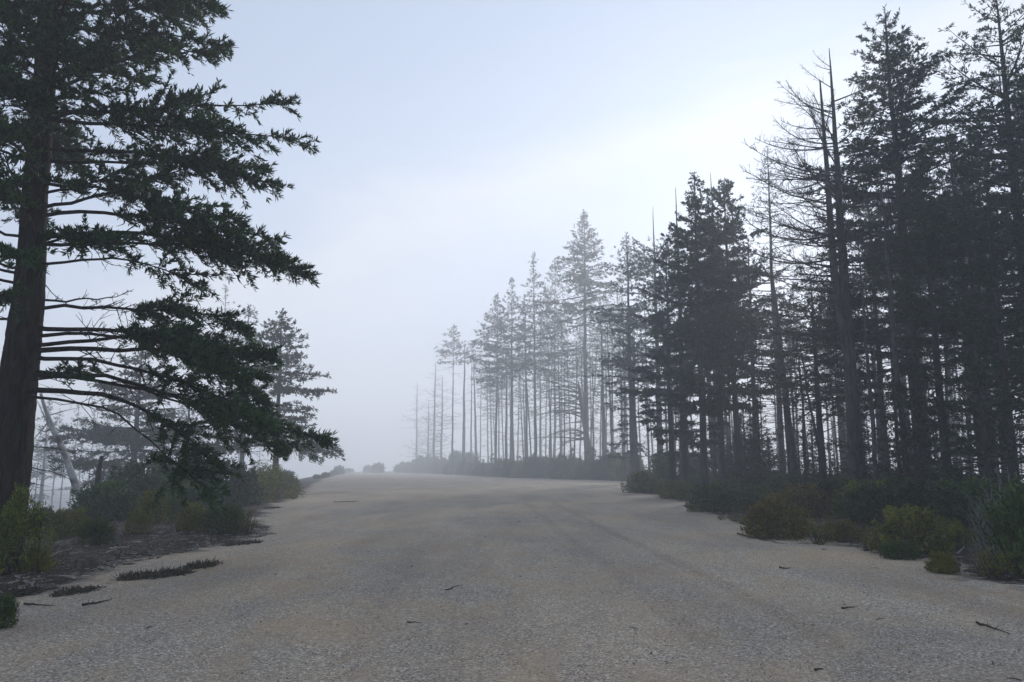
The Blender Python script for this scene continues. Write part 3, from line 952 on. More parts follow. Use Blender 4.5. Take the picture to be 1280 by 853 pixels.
# ---- broken leaning snag with limbs fanned to one side -------------------------
g = np.random.default_rng(47)
SY = 132
bp = at(744, 575, SY)
tp = at(723, 477, SY)
bz = float(zg(bp[0], bp[1]))
sn = thing('dead_tree', 'broken leaning snag with long bare limbs fanned out low on one side', 'dead tree', (bp[0], bp[1], bz))
rel = tp - np.array([bp[0], bp[1], bz])
n = 12
s = np.linspace(0, 1, n)
P = rel[None] * s[:, None] + np.stack([-.25 * np.sin(s * 3), 0 * s, 0 * s], -1)
P[0, 2] = -.3
V, Q = tubes(P, np.where(s > .97, .08, .52 - .25 * s), 10)
mesh_obj('trunk', make_mesh('trunk', V, Q, M['bark_dead']), sn)
for i in range(26):
    h = g.uniform(.35, .98)
    p0 = np.array([np.interp(h, s, P[:, k]) for k in range(3)])
    a_ = np.pi + g.normal(0, .55)
    L = g.uniform(4.5, 11.5)
    Pl = curve_from(p0[None], np.array([a_]), np.array([L]), np.array([g.normal(.15, .25)]), np.array([g.normal(-.55, .25)]), 9, g, .05)[0]
    mesh_obj('limb', limb_mesh(Pl, .12, M['bark_dead'], g, 12, .3, 4), sn)

# ---- left hillside ------------------------------------------------------------
fir(354, 388, 54, 'hazy fir with tiered drooping limbs behind the big near fir limb tips', seed=301, r0=.30, cb=.24, reach=[(0, 4.3), (.3, 3.6), (.6, 2.4), (.85, 1.2), (1, .15)], nb=105, n_dead=14, dead_len=2, sl=.36, sw=.13, spacing=.15, ss=.16, f0=(.15, 0), e_low=(-.12, -.22), e_top=(.35, .5), jitter=.3)
fir(312, 383, 62, 'hazy fir with blunt dense top next to the tiered fir', seed=302, r0=.30, cb=.4, reach=[(0, 2.6), (.5, 2.0), (1, .5)], nb=70, n_dead=14, dead_len=2, sl=.38, sw=.13, spacing=.2, ss=.18, **DENSE)
fir(284, 358, 76, 'pale thin topped fir showing sky between its whorls above the big limb', seed=303, r0=.26, cb=.45, reach=[(0, 3.0), (.5, 2.2), (1, .3)], nb=48, n_dead=20, dead_len=2, sl=.4, sw=.10, spacing=.3, ss=.24, keep=.6, **DENSE)
fir(178, 430, 58, 'misty fir with spreading limbs seen under the big fir lowest limbs', seed=304, r0=.42, cb=.26, reach=[(0, 5.0), (.3, 4.6), (.65, 3.2), (1, .3)], nb=95, n_dead=16, dead_len=2, sl=.4, sw=.14, spacing=.16, ss=.17, f0=(.2, 0), e_low=(-.1, -.1), e_top=(.3, .4), jitter=.45)
fir(62, 500, 118, 'faint fog grey fir behind the leaning white snag', seed=305, r0=.4, cb=.2, reach=[(0, 5.0), (.4, 4.2), (1, .3)], nb=60, n_dead=16, dead_len=2, sl=.55, sw=.2, spacing=.34, ss=.28, **DENSE)
fir(238, 470, 92, 'dim fir screened by the hanging limb tips of the big near fir', seed=306, r0=.36, cb=.3, reach=[(0, 4.0), (.4, 3.4), (1, .3)], nb=60, n_dead=16, dead_len=2, sl=.48, sw=.17, spacing=.3, ss=.25, **DENSE)
ghost = conifer(seed=307, H=26, r0=.28, cb=.55, reach=[(0, 2.6), (.4, 2.8), (1, .3)], nb=50, n_dead=30, dead_len=2.2, sl=.5, sw=.18, spacing=.36, ss=.3, **DENSE)
for i, (tx, ty, yd) in enumerate([(98, 505, 140), (106, 520, 150), (40, 495, 150), (128, 528, 165), (84, 530, 130), (148, 515, 150), (18, 500, 135),
                                 (-12, 480, 120), (30, 520, 170), (62, 528, 180), (75, 512, 160), (118, 512, 125), (136, 505, 140), (160, 520, 175), (196, 505, 150), (214, 520, 135),
                                 (228, 500, 170), (252, 512, 150), (140, 535, 110), (52, 540, 110), (205, 535, 120), (270, 525, 160), (300, 530, 170), (326, 535, 190)]):
    loc, H = tree_at(tx, ty, yd)
    place(ghost, 'fir_tree', 'ghostly thin fir far down the misty slope behind the leaning white snag and near shrubs', 'tree', loc, i * 1.1, H / 26, 'ghost firs on the misty slope')

g = np.random.default_rng(53)
# leaning white snag
LY0 = 30
bp = at(106, 628, LY0)
bz = float(zg(bp[0], bp[1]))
tp = at(46, 488, LY0)
ls = thing('dead_tree', 'leaning bleached dead trunk with a forked top behind the near fir', 'dead tree', (bp[0], bp[1], bz))
o3 = np.array([bp[0], bp[1], bz])
way = np.array([at(x, y, LY0) - o3 for x, y in [(106, 632), (92, 600), (80, 565), (66, 535), (56, 510), (51, 492)]])
n = 14
tt = np.linspace(0, 1, n)
Pw = np.stack([np.interp(tt, np.linspace(0, 1, len(way)), way[:, k]) for k in range(3)], -1)
Pw[0, 2] -= .8
V, Q = tubes(Pw, .15 - .10 * tt, 9)
mesh_obj('trunk', make_mesh('trunk', V, Q, M['wood_white']), ls)
for pts, r in [([(68, 545), (56, 522), (46, 500)], .05), ([(66, 535), (56, 540), (46, 536)], .05), ([(52, 522), (80, 514), (102, 509)], .03),
               ([(60, 528), (45, 546), (35, 560)], .03), ([(84, 575), (70, 560), (62, 548)], .025)]:
    P = np.array([at(x, y, LY0 + .3 * i) - o3 for i, (x, y) in enumerate(pts)])
    mesh_obj('limb', limb_mesh(P, r, M['wood_white'], g, 6, .3, 5), ls)
# charred stub
bp = at(124, 612, 27)
bz = float(zg(bp[0], bp[1]))
st = thing('tree_stub', 'charred upright stub of a dead trunk poking above the shrubs', 'dead trunk', (bp[0], bp[1], bz))
Hs = at(124, 570, 27)[2] - bz
V, Q, _, _ = trunk_tube(Hs, .09, g, (.05, 0), k=9, n=12, bend=.06, tip=.05, rough=.14)
mesh_obj('trunk', make_mesh('trunk', V, Q, M['twig']), st)
for zz, aa in ((Hs * .93, .2), (Hs * .55, 2.6)):
    P = curve_from(np.array([[0, 0, zz]]), np.array([aa]), np.array([.3]), np.array([.5]), np.array([.9]), 5, g)[0]
    mesh_obj('limb', limb_mesh(P, .03, M['twig'], g, 3, .3, 5), st)

# ---- interior of the right stand: repeated poles ---------------------------------
protoA = conifer(seed=401, H=24, r0=.20, cb=.56, reach=[(0, 1.8), (.4, 2.2), (1, .3)], nb=80, n_dead=46, dead_len=2.0, sl=.32, sw=.11, spacing=.24, ss=.2, **DENSE)
protoB = conifer(seed=402, H=24, r0=.17, cb=.66, reach=[(0, 1.6), (.4, 2.0), (1, .3)], nb=60, n_dead=40, dead_len=1.7, sl=.32, sw=.11, spacing=.24, ss=.2, lean=(.6, .2), **DENSE)
protoC = conifer(seed=403, H=24, r0=.24, cb=.42, reach=[(0, 2.0), (.4, 2.5), (1, .3)], nb=100, n_dead=46, dead_len=2.2, sl=.32, sw=.11, spacing=.24, ss=.2, **DENSE)
protoD = dead_pole(404, 24, .15, n_dead=60, dead_len=1.9, broken=False)
g = np.random.default_rng(61)
placed = []
count = 0
tries = 0
while count < 135 and tries < 6000:
    tries += 1
    Yd = g.uniform(22, 140)
    edge = float(np.interp(Yd, RY, RX))
    x = edge + g.uniform(3.0, 10 + Yd * .42)
    px = 640 + F * x / Yd
    if px > 1420 or px < 600:
        continue
    if any((x - a) ** 2 + (Yd - b) ** 2 < 1.2 ** 2 for a, b in placed):
        continue
    # height limit follows the skyline of the photograph's trees
    sky = np.interp(px, [560, 620, 700, 760, 830, 880, 930, 960, 1040, 1080, 1110, 1180, 1280, 1450], [460, 400, 350, 330, 300, 270, 290, 340, 330, 230, 140, 130, 90, 60])
    top = at(px, sky + g.uniform(15, 110), Yd)
    z = float(zg(x, Yd))
    H = min(top[2] - z, 33)
    if H < 7:
        continue
    k = g.random()
    kind, nm, lab, grp = ((protoA, 'fir_tree', 'slender fir trunk standing among others in the shaded stand', 'slender firs inside the stand') if k < .24 else
                          (protoB, 'fir_tree', 'slender fir trunk standing among others in the shaded stand', 'slender firs inside the stand') if k < .44 else
                          (protoC, 'fir_tree', 'slender fir trunk standing among others in the shaded stand', 'slender firs inside the stand') if k < .56 else
                          (protoD, 'dead_tree', 'thin needleless pole standing among the shaded trunks of the stand', 'dead poles inside the stand'))
    s_ = H / 24
    sxy = np.clip(s_, .7, 1.15)
    t_obj = place(kind, nm, lab, 'tree' if nm == 'fir_tree' else 'dead tree', (x, Yd, z), g.uniform(0, 6.28), (sxy, sxy, s_), grp)
    t_obj.rotation_euler = (g.normal(0, .018), g.normal(0, .018), t_obj.rotation_euler[2])
    placed.append((x, Yd))
    count += 1

for i in range(34):
    px = 604 + 5.6 * i + g.uniform(-5, 5)
    Yd = float(np.interp(px, [575, 640, 782], [205, 150, 112])) + g.uniform(12, 70)
    sky = np.interp(px, [600, 640, 690, 760, 800], [420, 375, 350, 335, 320]) + g.uniform(5, 80)
    x = at(px, 590, Yd)[0]
    z = float(zg(x, Yd))
    H = at(px, sky, Yd)[2] - z
    k = i % 4
    t_obj = place((protoA, protoC, protoD, protoB)[k], 'dead_tree' if k == 2 else 'fir_tree',
          'hazy needleless pole in the misty belt across the clearing' if k == 2 else 'hazy slender fir in the misty belt across the clearing',
          'dead tree' if k == 2 else 'tree', (x, Yd, z), g.uniform(0, 6.28), (1.35, 1.35, H / 24), 'hazy poles across the clearing' if k == 2 else 'hazy firs across the clearing')
    t_obj.rotation_euler = (g.normal(0, .018), g.normal(0, .022), t_obj.rotation_euler[2])


# ------------------------------------------------------------------ shrubs
def shrub(seed, W, H, nshoot, leaf=(.045, .018), mat='leaf_olive', upright=.5, per=16, shoot_len=.32, clump=9, stem_r=.008,
          bare=False, grey=False):
    g = np.random.default_rng(seed)
    # clump centres on a low dome
    ca = g.uniform(0, 2 * np.pi, clump)
    cr = np.sqrt(g.random(clump)) * .36 * W
    chh = H * (1 - (cr / (.5 * W)) ** 2 * .75) * g.uniform(.62, 1.0, clump)
    ci = g.integers(0, clump, nshoot)
    rad = W * (.5 / math.sqrt(clump))
    off = norm(g.normal(size=(nshoot, 3))) * (g.random((nshoot, 1)) ** .4) * rad
    tip = np.stack([cr[ci] * np.cos(ca[ci]), cr[ci] * np.sin(ca[ci]), chh[ci]], -1) + off * np.array([1.05, 1.05, min(1.0, .8 * H / W + .2)])
    low = g.random(nshoot) < .3          # skirts reaching the ground
    al = g.uniform(0, 2 * np.pi, nshoot)
    rl = W * g.uniform(.28, .48, nshoot)
    tip[low] = np.stack([rl * np.cos(al), rl * np.sin(al), H * g.uniform(.08, .5, nshoot)], -1)[low]
    tip[:, 2] = np.clip(tip[:, 2], .05, None)
    outv = norm(tip * np.array([1, 1, .45]) + 1e-6)
    d = norm(outv * (1 - upright) + UP * (upright + .15) + g.normal(0, .22, (nshoot, 3)))
    base = tip - d * shoot_len
    base[:, 2] = np.maximum(base[:, 2], .0)
    stems = Acc()
    root = np.stack([g.normal(0, .05 * W, nshoot), g.normal(0, .05 * W, nshoot), np.full(nshoot, -.04)], -1)
    ns = min(nshoot, 46 if not bare else 120)
    mid = (root + base) / 2 + np.array([0, 0, -.06 * H])
    mid[:, 2] = np.maximum(mid[:, 2], .015)
    stems.add(*tubes(np.stack([root, mid, base, tip], 1)[:ns], np.array([stem_r * 1.5, stem_r, stem_r * .7, stem_r * .3])[None].repeat(ns, 0), 3))
    fol = Acc()
    if bare:
        per_ = per
    ti = np.repeat(np.arange(nshoot), per)
    q = g.random(len(ti)) ** .8
    p = base[ti] + (tip - base)[ti] * q[:, None]
    dd = d[ti] * .55 + norm(g.normal(size=(len(ti), 3))) * .75 + UP * .15
    sz = g.uniform(.65, 1.3, len(ti))
    fol.add(*blades(p, dd, leaf[0] * sz, leaf[1] * sz, g))
    return [('stem', stems.mesh('stem', M['twig_grey' if grey else 'twig'])), ('foliage', fol.mesh('foliage', M[mat]))]


SH = {
    'round_a': shrub(1, 1.0, .75, 520, leaf=(.05, .02), mat='leaf_olive', clump=14, shoot_len=.26, upright=.65),
    'round_b': shrub(2, 1.0, .7, 520, leaf=(.05, .02), mat='leaf_green', clump=15, shoot_len=.26, upright=.6),
    'round_c': shrub(3, 1.0, .65, 500, leaf=(.05, .02), mat='leaf_rust', clump=12, shoot_len=.26, upright=.7),
    'round_d': shrub(4, 1.0, .9, 480, leaf=(.05, .02), mat='leaf_green', clump=11, shoot_len=.28, upright=.7),
    'spike': shrub(5, 1.0, 1.25, 300, leaf=(.075, .013), mat='leaf_spike', upright=.95, per=26, shoot_len=.34, clump=16),
    'spike_low': shrub(6, 1.0, .9, 260, leaf=(.06, .013), mat='leaf_olive', upright=.9, per=22, shoot_len=.3, clump=14),
    'grey': shrub(7, 1.0, 1.0, 190, leaf=(.03, .014), mat='leaf_grey', upright=.3, per=9, shoot_len=.4, clump=8, bare=True, grey=True),
    'sparse': shrub(8, 1.0, .95, 95, leaf=(.055, .018), mat='leaf_olive', upright=.75, per=14, shoot_len=.35, clump=9),
}
# bigger background thicket shrubs with coarser leaves
SH['thick_a'] = shrub(11, 2.0, 1.5, 420, leaf=(.11, .045), mat='leaf_dark', upright=.6, per=18, shoot_len=.45, clump=16, stem_r=.014)
SH['thick_b'] = shrub(12, 2.0, 1.3, 420, leaf=(.10, .045), mat='leaf_green', upright=.5, per=18, shoot_len=.45, clump=12, stem_r=.014)
young = conifer(seed=13, H=3.0, r0=.05, cb=.04, reach=[(0, .95), (.4, .75), (1, .1)], nb=60, n_dead=0, sl=.17, sw=.05, spacing=.11, ss=.09, f0=(.1, 0), e_low=(.15, .35), e_top=(.8, 1.0))
young_l = conifer(seed=14, H=3.0, r0=.05, cb=.04, reach=[(0, 1.0), (.4, .8), (1, .1)], nb=44, n_dead=0, sl=.3, sw=.1, spacing=.2, ss=.16, f0=(.1, 0), e_low=(.15, .35), e_top=(.8, 1.0))

BASE = {'round_a': (1, .75), 'round_b': (1, .7), 'round_c': (1, .65), 'round_d': (1, .9), 'spike': (1, 1.25), 'spike_low': (1, .9), 'grey': (1, 1.0),
        'sparse': (1, .95), 'thick_a': (2, 1.5), 'thick_b': (2, 1.3)}
g = np.random.default_rng(71)


def bush(kind, bx, by, hpx, wpx, label, name='shrub', group=None, Yd=None):
    """shrub standing at photo ground pixel (bx, by), hpx tall and wpx wide"""
    p = on_ground(bx, by)
    if Yd is not None:
        p = at(bx, by, Yd)
    x, y = p[0], p[1]
    z = float(zg(x, y))
    w, h = wpx * y / F, hpx * y / F
    bw, bh = BASE[kind]
    return place(SH[kind], name, label, 'shrub' if name == 'shrub' else 'plant', (x, y, z), g.uniform(0, 6.28), (w / bw, w / bw, h / bh), group)


# right edge of the clearing, front row
bush('round_a', 806, 616, 29, 62, 'olive shrub at the very corner where the clearing widens into the far part')
bush('round_d', 852, 612, 56, 80, 'tall dark cone shaped shrub just behind the olive corner shrub')
bush('round_a', 848, 624, 24, 56, 'low olive shrub in front of the tall cone shaped shrub')
bush('round_b', 893, 640, 39, 80, 'broad dark rounded shrub at the clearing edge before the dense fir pair')
bush('sparse', 902, 650, 8, 14, 'tiny seedling tuft on gravel before the broad dark shrub, smaller of two', 'seedling')
bush('sparse', 919, 652, 12, 20, 'small seedling tuft on gravel next to the tiniest tuft', 'seedling')
bush('spike_low', 938, 656, 14, 28, 'low yellowish tuft between the seedling tufts and the rust topped shrub')
bush('round_c', 972, 672, 53, 92, 'large rust topped shrub leaning over the gravel behind the long dark stick')
bush('sparse', 1022, 680, 36, 50, 'thin pale see through shrub beside the large rust topped shrub')
bush('round_c', 1056, 676, 27, 56, 'small low rust green shrub next to the thin pale shrub')
bush('sparse', 1083, 688, 20, 24, 'little upright dark sprig standing alone on the gravel', 'seedling')
bush('round_a', 1140, 692, 61, 104, 'big domed olive shrub behind the separate tiny round bush')
bush('round_b', 1126, 698, 24, 52, 'low dark skirt shrub at the foot of the big domed olive shrub')
bush('spike_low', 1190, 686, 37, 64, 'yellow green shrub beside the big domed olive shrub')
bush('round_a', 1178, 716, 26, 42, 'tiny round bush standing alone out on the gravel')
bush('sparse', 1252, 724, 39, 78, 'dark straggly shrub at the frame edge beside the tiny round bush')
bush('grey', 1256, 706, 118, 92, 'grey lichen covered twiggy shrub with bare pale stems at the frame edge')
bush('round_b', 1300, 720, 120, 120, 'dark full shrub partly outside the frame beside the grey twiggy shrub')
bush('round_c', 1010, 652, 39, 90, 'dull rust shrub behind the thin pale shrub')
bush('round_a', 1085, 660, 49, 90, 'mid green shrub behind the little upright sprig')
bush('round_b', 1215, 672, 56, 110, 'dark rounded shrub behind the yellow green shrub')
bush('round_b', 950, 640, 34, 80, 'dark shrub behind the large rust topped shrub')

# thicket behind, far edge and corner
cnt = 0
tries = 0
spots = []
while cnt < 120 and tries < 4000:
    tries += 1
    Yd = 11.5 + 50 * g.random() ** 1.6
    edge = float(np.interp(Yd, RY, RX))
    x = edge + 1.5 + 9.5 * g.random() ** 1.1
    if 640 + F * x / Yd > 1380:
        continue
    if any((x - a) ** 2 + (Yd - b) ** 2 < .85 ** 2 for a, b in spots):
        continue
    spots.append((x, Yd))
    z = float(zg(x, Yd))
    inn = x - edge
    if inn < 2.0:
        kd, sc_ = ['round_a', 'round_b', 'round_c', 'spike_low'][int(g.integers(0, 4))], g.uniform(.6, 1.0)
    else:
        kd, sc_ = ['thick_a', 'thick_b', 'round_d', 'thick_a'][int(g.integers(0, 4))], g.uniform(.6, 1.0)
        if kd == 'round_d':
            sc_ *= 1.8
    place(SH[kd], 'shrub', 'shaded shrub packed into the dark thicket under the tall firs', 'shrub', (x, Yd, z), g.uniform(0, 6.28), (sc_ * 1.2, sc_ * 1.2, sc_ * .9), 'thicket shrubs under the tall firs')
    cnt += 1
for i in range(40):
    Yd = g.uniform(16, 62)
    x = float(np.interp(Yd, RY, RX)) + g.uniform(3.0, 11)
    s_ = g.uniform(.7, 1.9)
    place(young, 'young_fir', 'young fir a little taller than the shrubs in the dark thicket under tall firs', 'young tree', (x, Yd, float(zg(x, Yd))), g.uniform(0, 6.28), s_, 'young firs in the thicket')
# far edge row across the clearing
for i in range(46):
    t_ = g.random()
    px = 560 + 235 * t_
    Yd = float(np.interp(px, [560, 575, 640, 782], [218, 199, 139, 104])) + g.uniform(1, 12)
    p = at(px, 590, Yd)
    x = p[0]
    kd = ['thick_a', 'thick_b', 'spike_low'][int(g.integers(0, 3))]
    s_ = g.uniform(.9, 1.9) * (1.6 if kd == 'spike_low' else 1.0) * np.interp(px, [575, 700, 782], [1.5, 1.5, 1.6])
    place(SH[kd], 'shrub', 'hazy shrub in the low hedge along the far side of the clearing', 'shrub', (x, Yd, float(zg(x, Yd))), g.uniform(0, 6.28), s_, 'hazy shrubs on the far side of the clearing')
for i, (px, yd, h) in enumerate([(615, 160, 4.4), (604, 170, 3.4), (650, 140, 3.6), (668, 134, 4.0), (690, 130, 3.2), (715, 124, 4.6), (742, 118, 4.4), (760, 112, 4.0), (632, 148, 3.2), (580, 196, 4.0), (588, 186, 3.0), (643, 145, 2.6), (659, 138, 3.0), (679, 132, 3.4), (701, 127, 2.8), (726, 121, 3.0), (735, 120, 4.0), (751, 115, 3.2), (770, 110, 4.4), (622, 156, 2.8), (596, 178, 4.0)]):
    p = at(px, 590, yd)
    place(young_l, 'young_fir', 'hazy pointed young fir rising from the far side hedge', 'young tree', (p[0], yd, float(zg(p[0], yd))), i * 1.3, h / 3.0, 'young firs in the far side hedge')
# foggy end of the clearing
for i in range(26):
    px = g.uniform(495, 585)
    Yd = float(np.interp(px, [495, 545, 590], [320, 262, 215])) + g.uniform(0, 20)
    p = at(px, 588, Yd)
    s_ = g.uniform(2.0, 4.2) * np.interp(px, [495, 530, 560], [.7, 1.15, 1.2])
    place(SH[['thick_a', 'thick_b'][i % 2]], 'shrub', 'fog grey bush in the faint clump where the clearing ends', 'shrub', (p[0], Yd, float(zg(p[0], Yd))), g.uniform(0, 6.28), s_, 'fog grey bushes at the end of the clearing')
for px, yd, h, lab in [(473, 290, 4.2, 'faint pointed bush standing apart in fog at the end of the clearing'), (424, 225, 2.8, 'faint low bush in the fog beyond the limb tips of the big fir'),
                       (460, 320, 3.4, 'faint rounded bush beside the pale post at the foggy end')]:
    p = at(px, 588, yd)
    place(SH['thick_a'] if h < 5 else young_l, 'shrub', lab, 'shrub', (p[0], yd, 0.0), 0, h / (1.5 if h < 5 else 3.0))

for i in range(8):
    px = 398 + 8.4 * i + g.uniform(-4, 4)
    yd = float(np.interp(px, [398, 420, 445, 470], [110, 180, 300, 360])) + g.uniform(2, 25)
    p = at(px, 588, yd)
    xe = min(p[0], float(np.interp(yd, LY, LX)) - .5)
    s_ = g.uniform(.5, 1.1) * yd / 190
    place(SH[['thick_a', 'thick_b'][i % 2]], 'shrub', 'fog grey bush scattered along the far bend past the big fir limb tips', 'shrub', (xe, yd, float(zg(xe, yd))), g.uniform(0, 6.28), (s_ * 1.3, s_ * 1.3, s_), 'fog grey bushes along the far bend')
# left side
bush('spike', 18, 716, 112, 84, 'tall upright bush with yellow green shoots at the foot of the big fir')
bush('spike', -42, 720, 100, 90, 'upright spiky bush half outside the frame by the big fir')
bush('spike_low', 44, 716, 32, 34, 'small yellow green bush beside the tall upright bush')
bush('round_b', 2, 786, 42, 38, 'little dark green bush cut by the frame edge on the gravel')
bush('round_d', 120, 684, 40, 46, 'dark shaggy shrub between the upright bush and the litter patch')
bush('spike_low', 172, 672, 32, 36, 'small bright green shrub standing alone behind the litter patch')
bush('round_a', 240, 668, 38, 46, 'olive end shrub of the small clump on the gravel edge')
bush('round_d', 278, 668, 48, 52, 'tallest shrub of the small clump on the gravel edge')
bush('sparse', 308, 668, 32, 36, 'thin shrub closest to the gravel in the small edge clump')
bush('round_b', 130, 650, 54, 96, 'dark rounded shrub under the leaning bleached trunk')
bush('thick_a', 172, 642, 74, 96, 'tall grey green shrub behind the small bright green shrub')
bush('thick_b', 218, 640, 46, 84, 'yellowish rounded shrub below the hanging limb of the big fir')
bush('thick_a', 232, 634, 72, 100, 'tall dusky shrub straight behind the yellowish rounded shrub')
bush('thick_a', 282, 632, 64, 90, 'dusky shrub directly below the limb tips of the big fir')
bush('spike_low', 334, 624, 48, 84, 'olive shrub clump jutting onto the gravel beyond the small edge clump')
bush('spike_low', 312, 628, 44, 70, 'olive shrub beside the clump that juts onto the gravel')
bush('sparse', 366, 624, 9, 16, 'tiny dry tuft out on the gravel beyond the olive shrub clump', 'seedling')
bush('sparse', 370, 612, 12, 16, 'tiny round tuft at the edge of the gravel bend', 'seedling')
bush('thick_b', 352, 606, 20, 46, 'low dark hazy shrub at the gravel bend')
bush('round_a', 85, 668, 40, 60, 'dull olive shrub beside the tall upright bush')
cnt = 0
tries = 0
spots = []
while cnt < 46 and tries < 3000:
    tries += 1
    Yd = 15 + 48 * g.random() ** 1.4
    edge = float(np.interp(Yd, LY, LX))
    x = edge - 1.2 - 9 * g.random()
    px = 640 + F * x / Yd
    if px < -60 or (Yd < 24 and px > 30 and g.random() < .75):
        continue
    if any((x - a) ** 2 + (Yd - b) ** 2 < 1.2 ** 2 for a, b in spots) or (abs(x - hx) < 1 and abs(Yd - hy) < 1):
        continue
    spots.append((x, Yd))
    kd = ['thick_a', 'thick_b', 'round_d', 'spike_low'][int(g.integers(0, 4))]
    s_ = g.uniform(.55, .95) * (1.4 if kd in ('round_d', 'spike_low') else 1)
    place(SH[kd], 'shrub', 'shrub in the green thicket along the slope edge behind the big fir', 'shrub', (x, Yd, float(zg(x, Yd))), g.uniform(0, 6.28), s_, 'slope edge thicket behind the big fir')
    cnt += 1


# ------------------------------------------------------------------ debris
def stick(px0, py0, px1, py1, r, label, mat='twig', twigs=4, name='fallen_stick'):
    a, b = on_ground(px0, py0), on_ground(px1, py1)
    c = (a + b) / 2
    n = 8
    s = np.linspace(0, 1, n)[:, None]
    P = a * (1 - s) + b * s
    P[1:-1, :2] += g.normal(0, .012 + .01 * np.linalg.norm(b - a), (n - 2, 2))
    P[:, 2] = zg(P[:, 0], P[:, 1]) + r * .8 + np.abs(g.normal(0, r * .4, n))
    c = np.array([c[0], c[1], float(zg(c[0], c[1]))])
    me = limb_mesh(P - c, r, M[mat], g, twigs, .2, 5, False)
    o = mesh_obj(name, me)
    o.location = c
    return tag(o, label, 'stick')


stick(922, 669, 985, 682, .022, 'long dark forked stick lying on gravel before the rust topped shrub', twigs=6)
stick(974, 711, 990, 712, .016, 'short dark stick lying out from the little upright sprig')
stick(1052, 762, 1073, 760, .012, 'thin straight stick lying on open gravel')
stick(1221, 780, 1264, 795, .014, 'knobbly dark stick on the gravel nearest the lower corner', twigs=12)
stick(1019, 839, 1030, 838, .010, 'very short twig lying close to the bottom edge of the gravel')
stick(1219, 716, 1241, 725, .014, 'curved dark stick beside the dark straggly shrub')
stick(557, 738, 579, 731, .009, 'slim twig lying slanted in the middle of the clearing')
stick(509, 777, 527, 778, .008, 'slim twig lying level in the middle of the clearing')
stick(30, 758, 71, 760, .014, 'straight dark stick on sand beside the little dark green bush')
stick(103, 760, 140, 752, .016, 'bristly dark stick slanting over sand below the long dark grass mat', twigs=12)
stick(113, 712, 132, 714, .016, 'short brown stick at the rim of the litter patch')
stick(135, 691, 165, 686, .03, 'thick bleached branch in the litter patch', 'twig_grey', 3)
stick(138, 703, 171, 703, .018, 'long thin bleached stick in front of the thick bleached branch', 'twig_grey', 3)
stick(30, 729, 53, 739, .02, 'bleached forked branch near the small yellow green bush', 'twig_grey', 6)
stick(60, 700, 92, 690, .02, 'grey branch lying under the dark shaggy shrub', 'twig_grey', 5)
stick(205, 676, 232, 671, .018, 'grey stick lying before the olive end shrub', 'twig_grey', 4)
# drooping bare stem of the grey shrub is its own fallen branch
stick(1196, 694, 1236, 660, .02, 'pale bare branch slanting down beside the grey twiggy shrub', 'twig_grey', 12)


def mat_tuft(px0, py0, px1, py1, label, n=420, h=.10):
    a, b = on_ground(px0, py0), on_ground(px1, py1)
    c = (a + b) / 2
    s = g.random(n)
    w = .07 + .10 * np.sin(np.pi * s)
    P = a[None] * (1 - s[:, None]) + b[None] * s[:, None]
    P[:, 1] += np.clip(g.normal(0, 1, n), -1.6, 1.6) * w * 1.5
    P[:, 0] += g.normal(0, 1, n) * .05
    P[:, 2] = zg(P[:, 0], P[:, 1])
    D = norm(np.concatenate([g.normal(0, 1, (n, 2)), np.abs(g.normal(.55, .35, (n, 1)))], 1))
    c = np.array([c[0], c[1], float(zg(c[0], c[1]))])
    V, Q = blades(P - c, D, h * g.uniform(.7, 1.6, n), .02, g)
    o = mesh_obj('dead_grass_mat', make_mesh('dead_grass_mat', V, Q, M['dead_grass'], False))
    o.location = c
    return tag(o, label, 'dead grass')


mat_tuft(153, 724, 232, 717, 'long dark mat of dead grass stretched over the sand', 900)
mat_tuft(238, 710, 266, 707, 'small dark mat of dead grass beyond the long one', 420)
mat_tuft(76, 743, 111, 740, 'thin dark strip of dead grass below the litter patch', 520, .06)
mat_tuft(4, 748, 34, 744, 'round dark clump of dead grass behind the little dark green bush', 500)
mat_tuft(282, 682, 322, 679, 'flat dark mat of dead grass before the small edge clump', 500, .07)
mat_tuft(330, 636, 350, 635, 'thin dark streak of dead growth by the olive shrub clump', 240, .08)
mat_tuft(418, 628, 448, 627, 'faint dark streak of dead growth out on the gravel', 260, .05)

# litter of needles, twigs and chips on both sides
n = 6500
sgn = g.random(n) < .62
yy = np.where(sgn, g.uniform(8.5, 24, n), 10 + 22 * g.random(n))
ed = np.where(sgn, np.interp(yy, LY, LX), np.interp(yy, RY, RX))
off = np.abs(g.normal(0, 1.0, n)) * np.where(sgn, 1.5, .8) - .35
xx = np.where(sgn, ed - off, ed + off)
m_ = g.random(n) < .035
yy = np.where(m_, 5 + 26 * g.random(n) ** 1.4, yy)
xx = np.where(m_, xl(yy) + (xr(yy) - xl(yy)) * g.random(n) ** np.where(g.random(n) < .5, 1.8, .6), xx)
A = np.stack([xx, yy, zg(xx, yy) + .012], -1)
an = g.uniform(0, np.pi, n)
ln = (.03 + .22 * g.random(n) ** 3) * np.where(m_, .5, 1.0)
Dv = np.stack([np.cos(an), np.sin(an), g.normal(.03, .05, n)], -1) * ln[:, None]
rr = .002 + .006 * g.random(n) ** 2 + ln * .015
V, Q = tubes(np.stack([A, A + Dv * .5 + g.normal(0, .004, (n, 3)), A + Dv], 1), np.stack([rr, rr, rr * .4], 1), 4)
tag(mesh_obj('litter', make_mesh('litter', V, Q, M['litter'])), 'scattered grey and brown wood chips and twigs along the clearing edges', 'litter', kind='stuff')

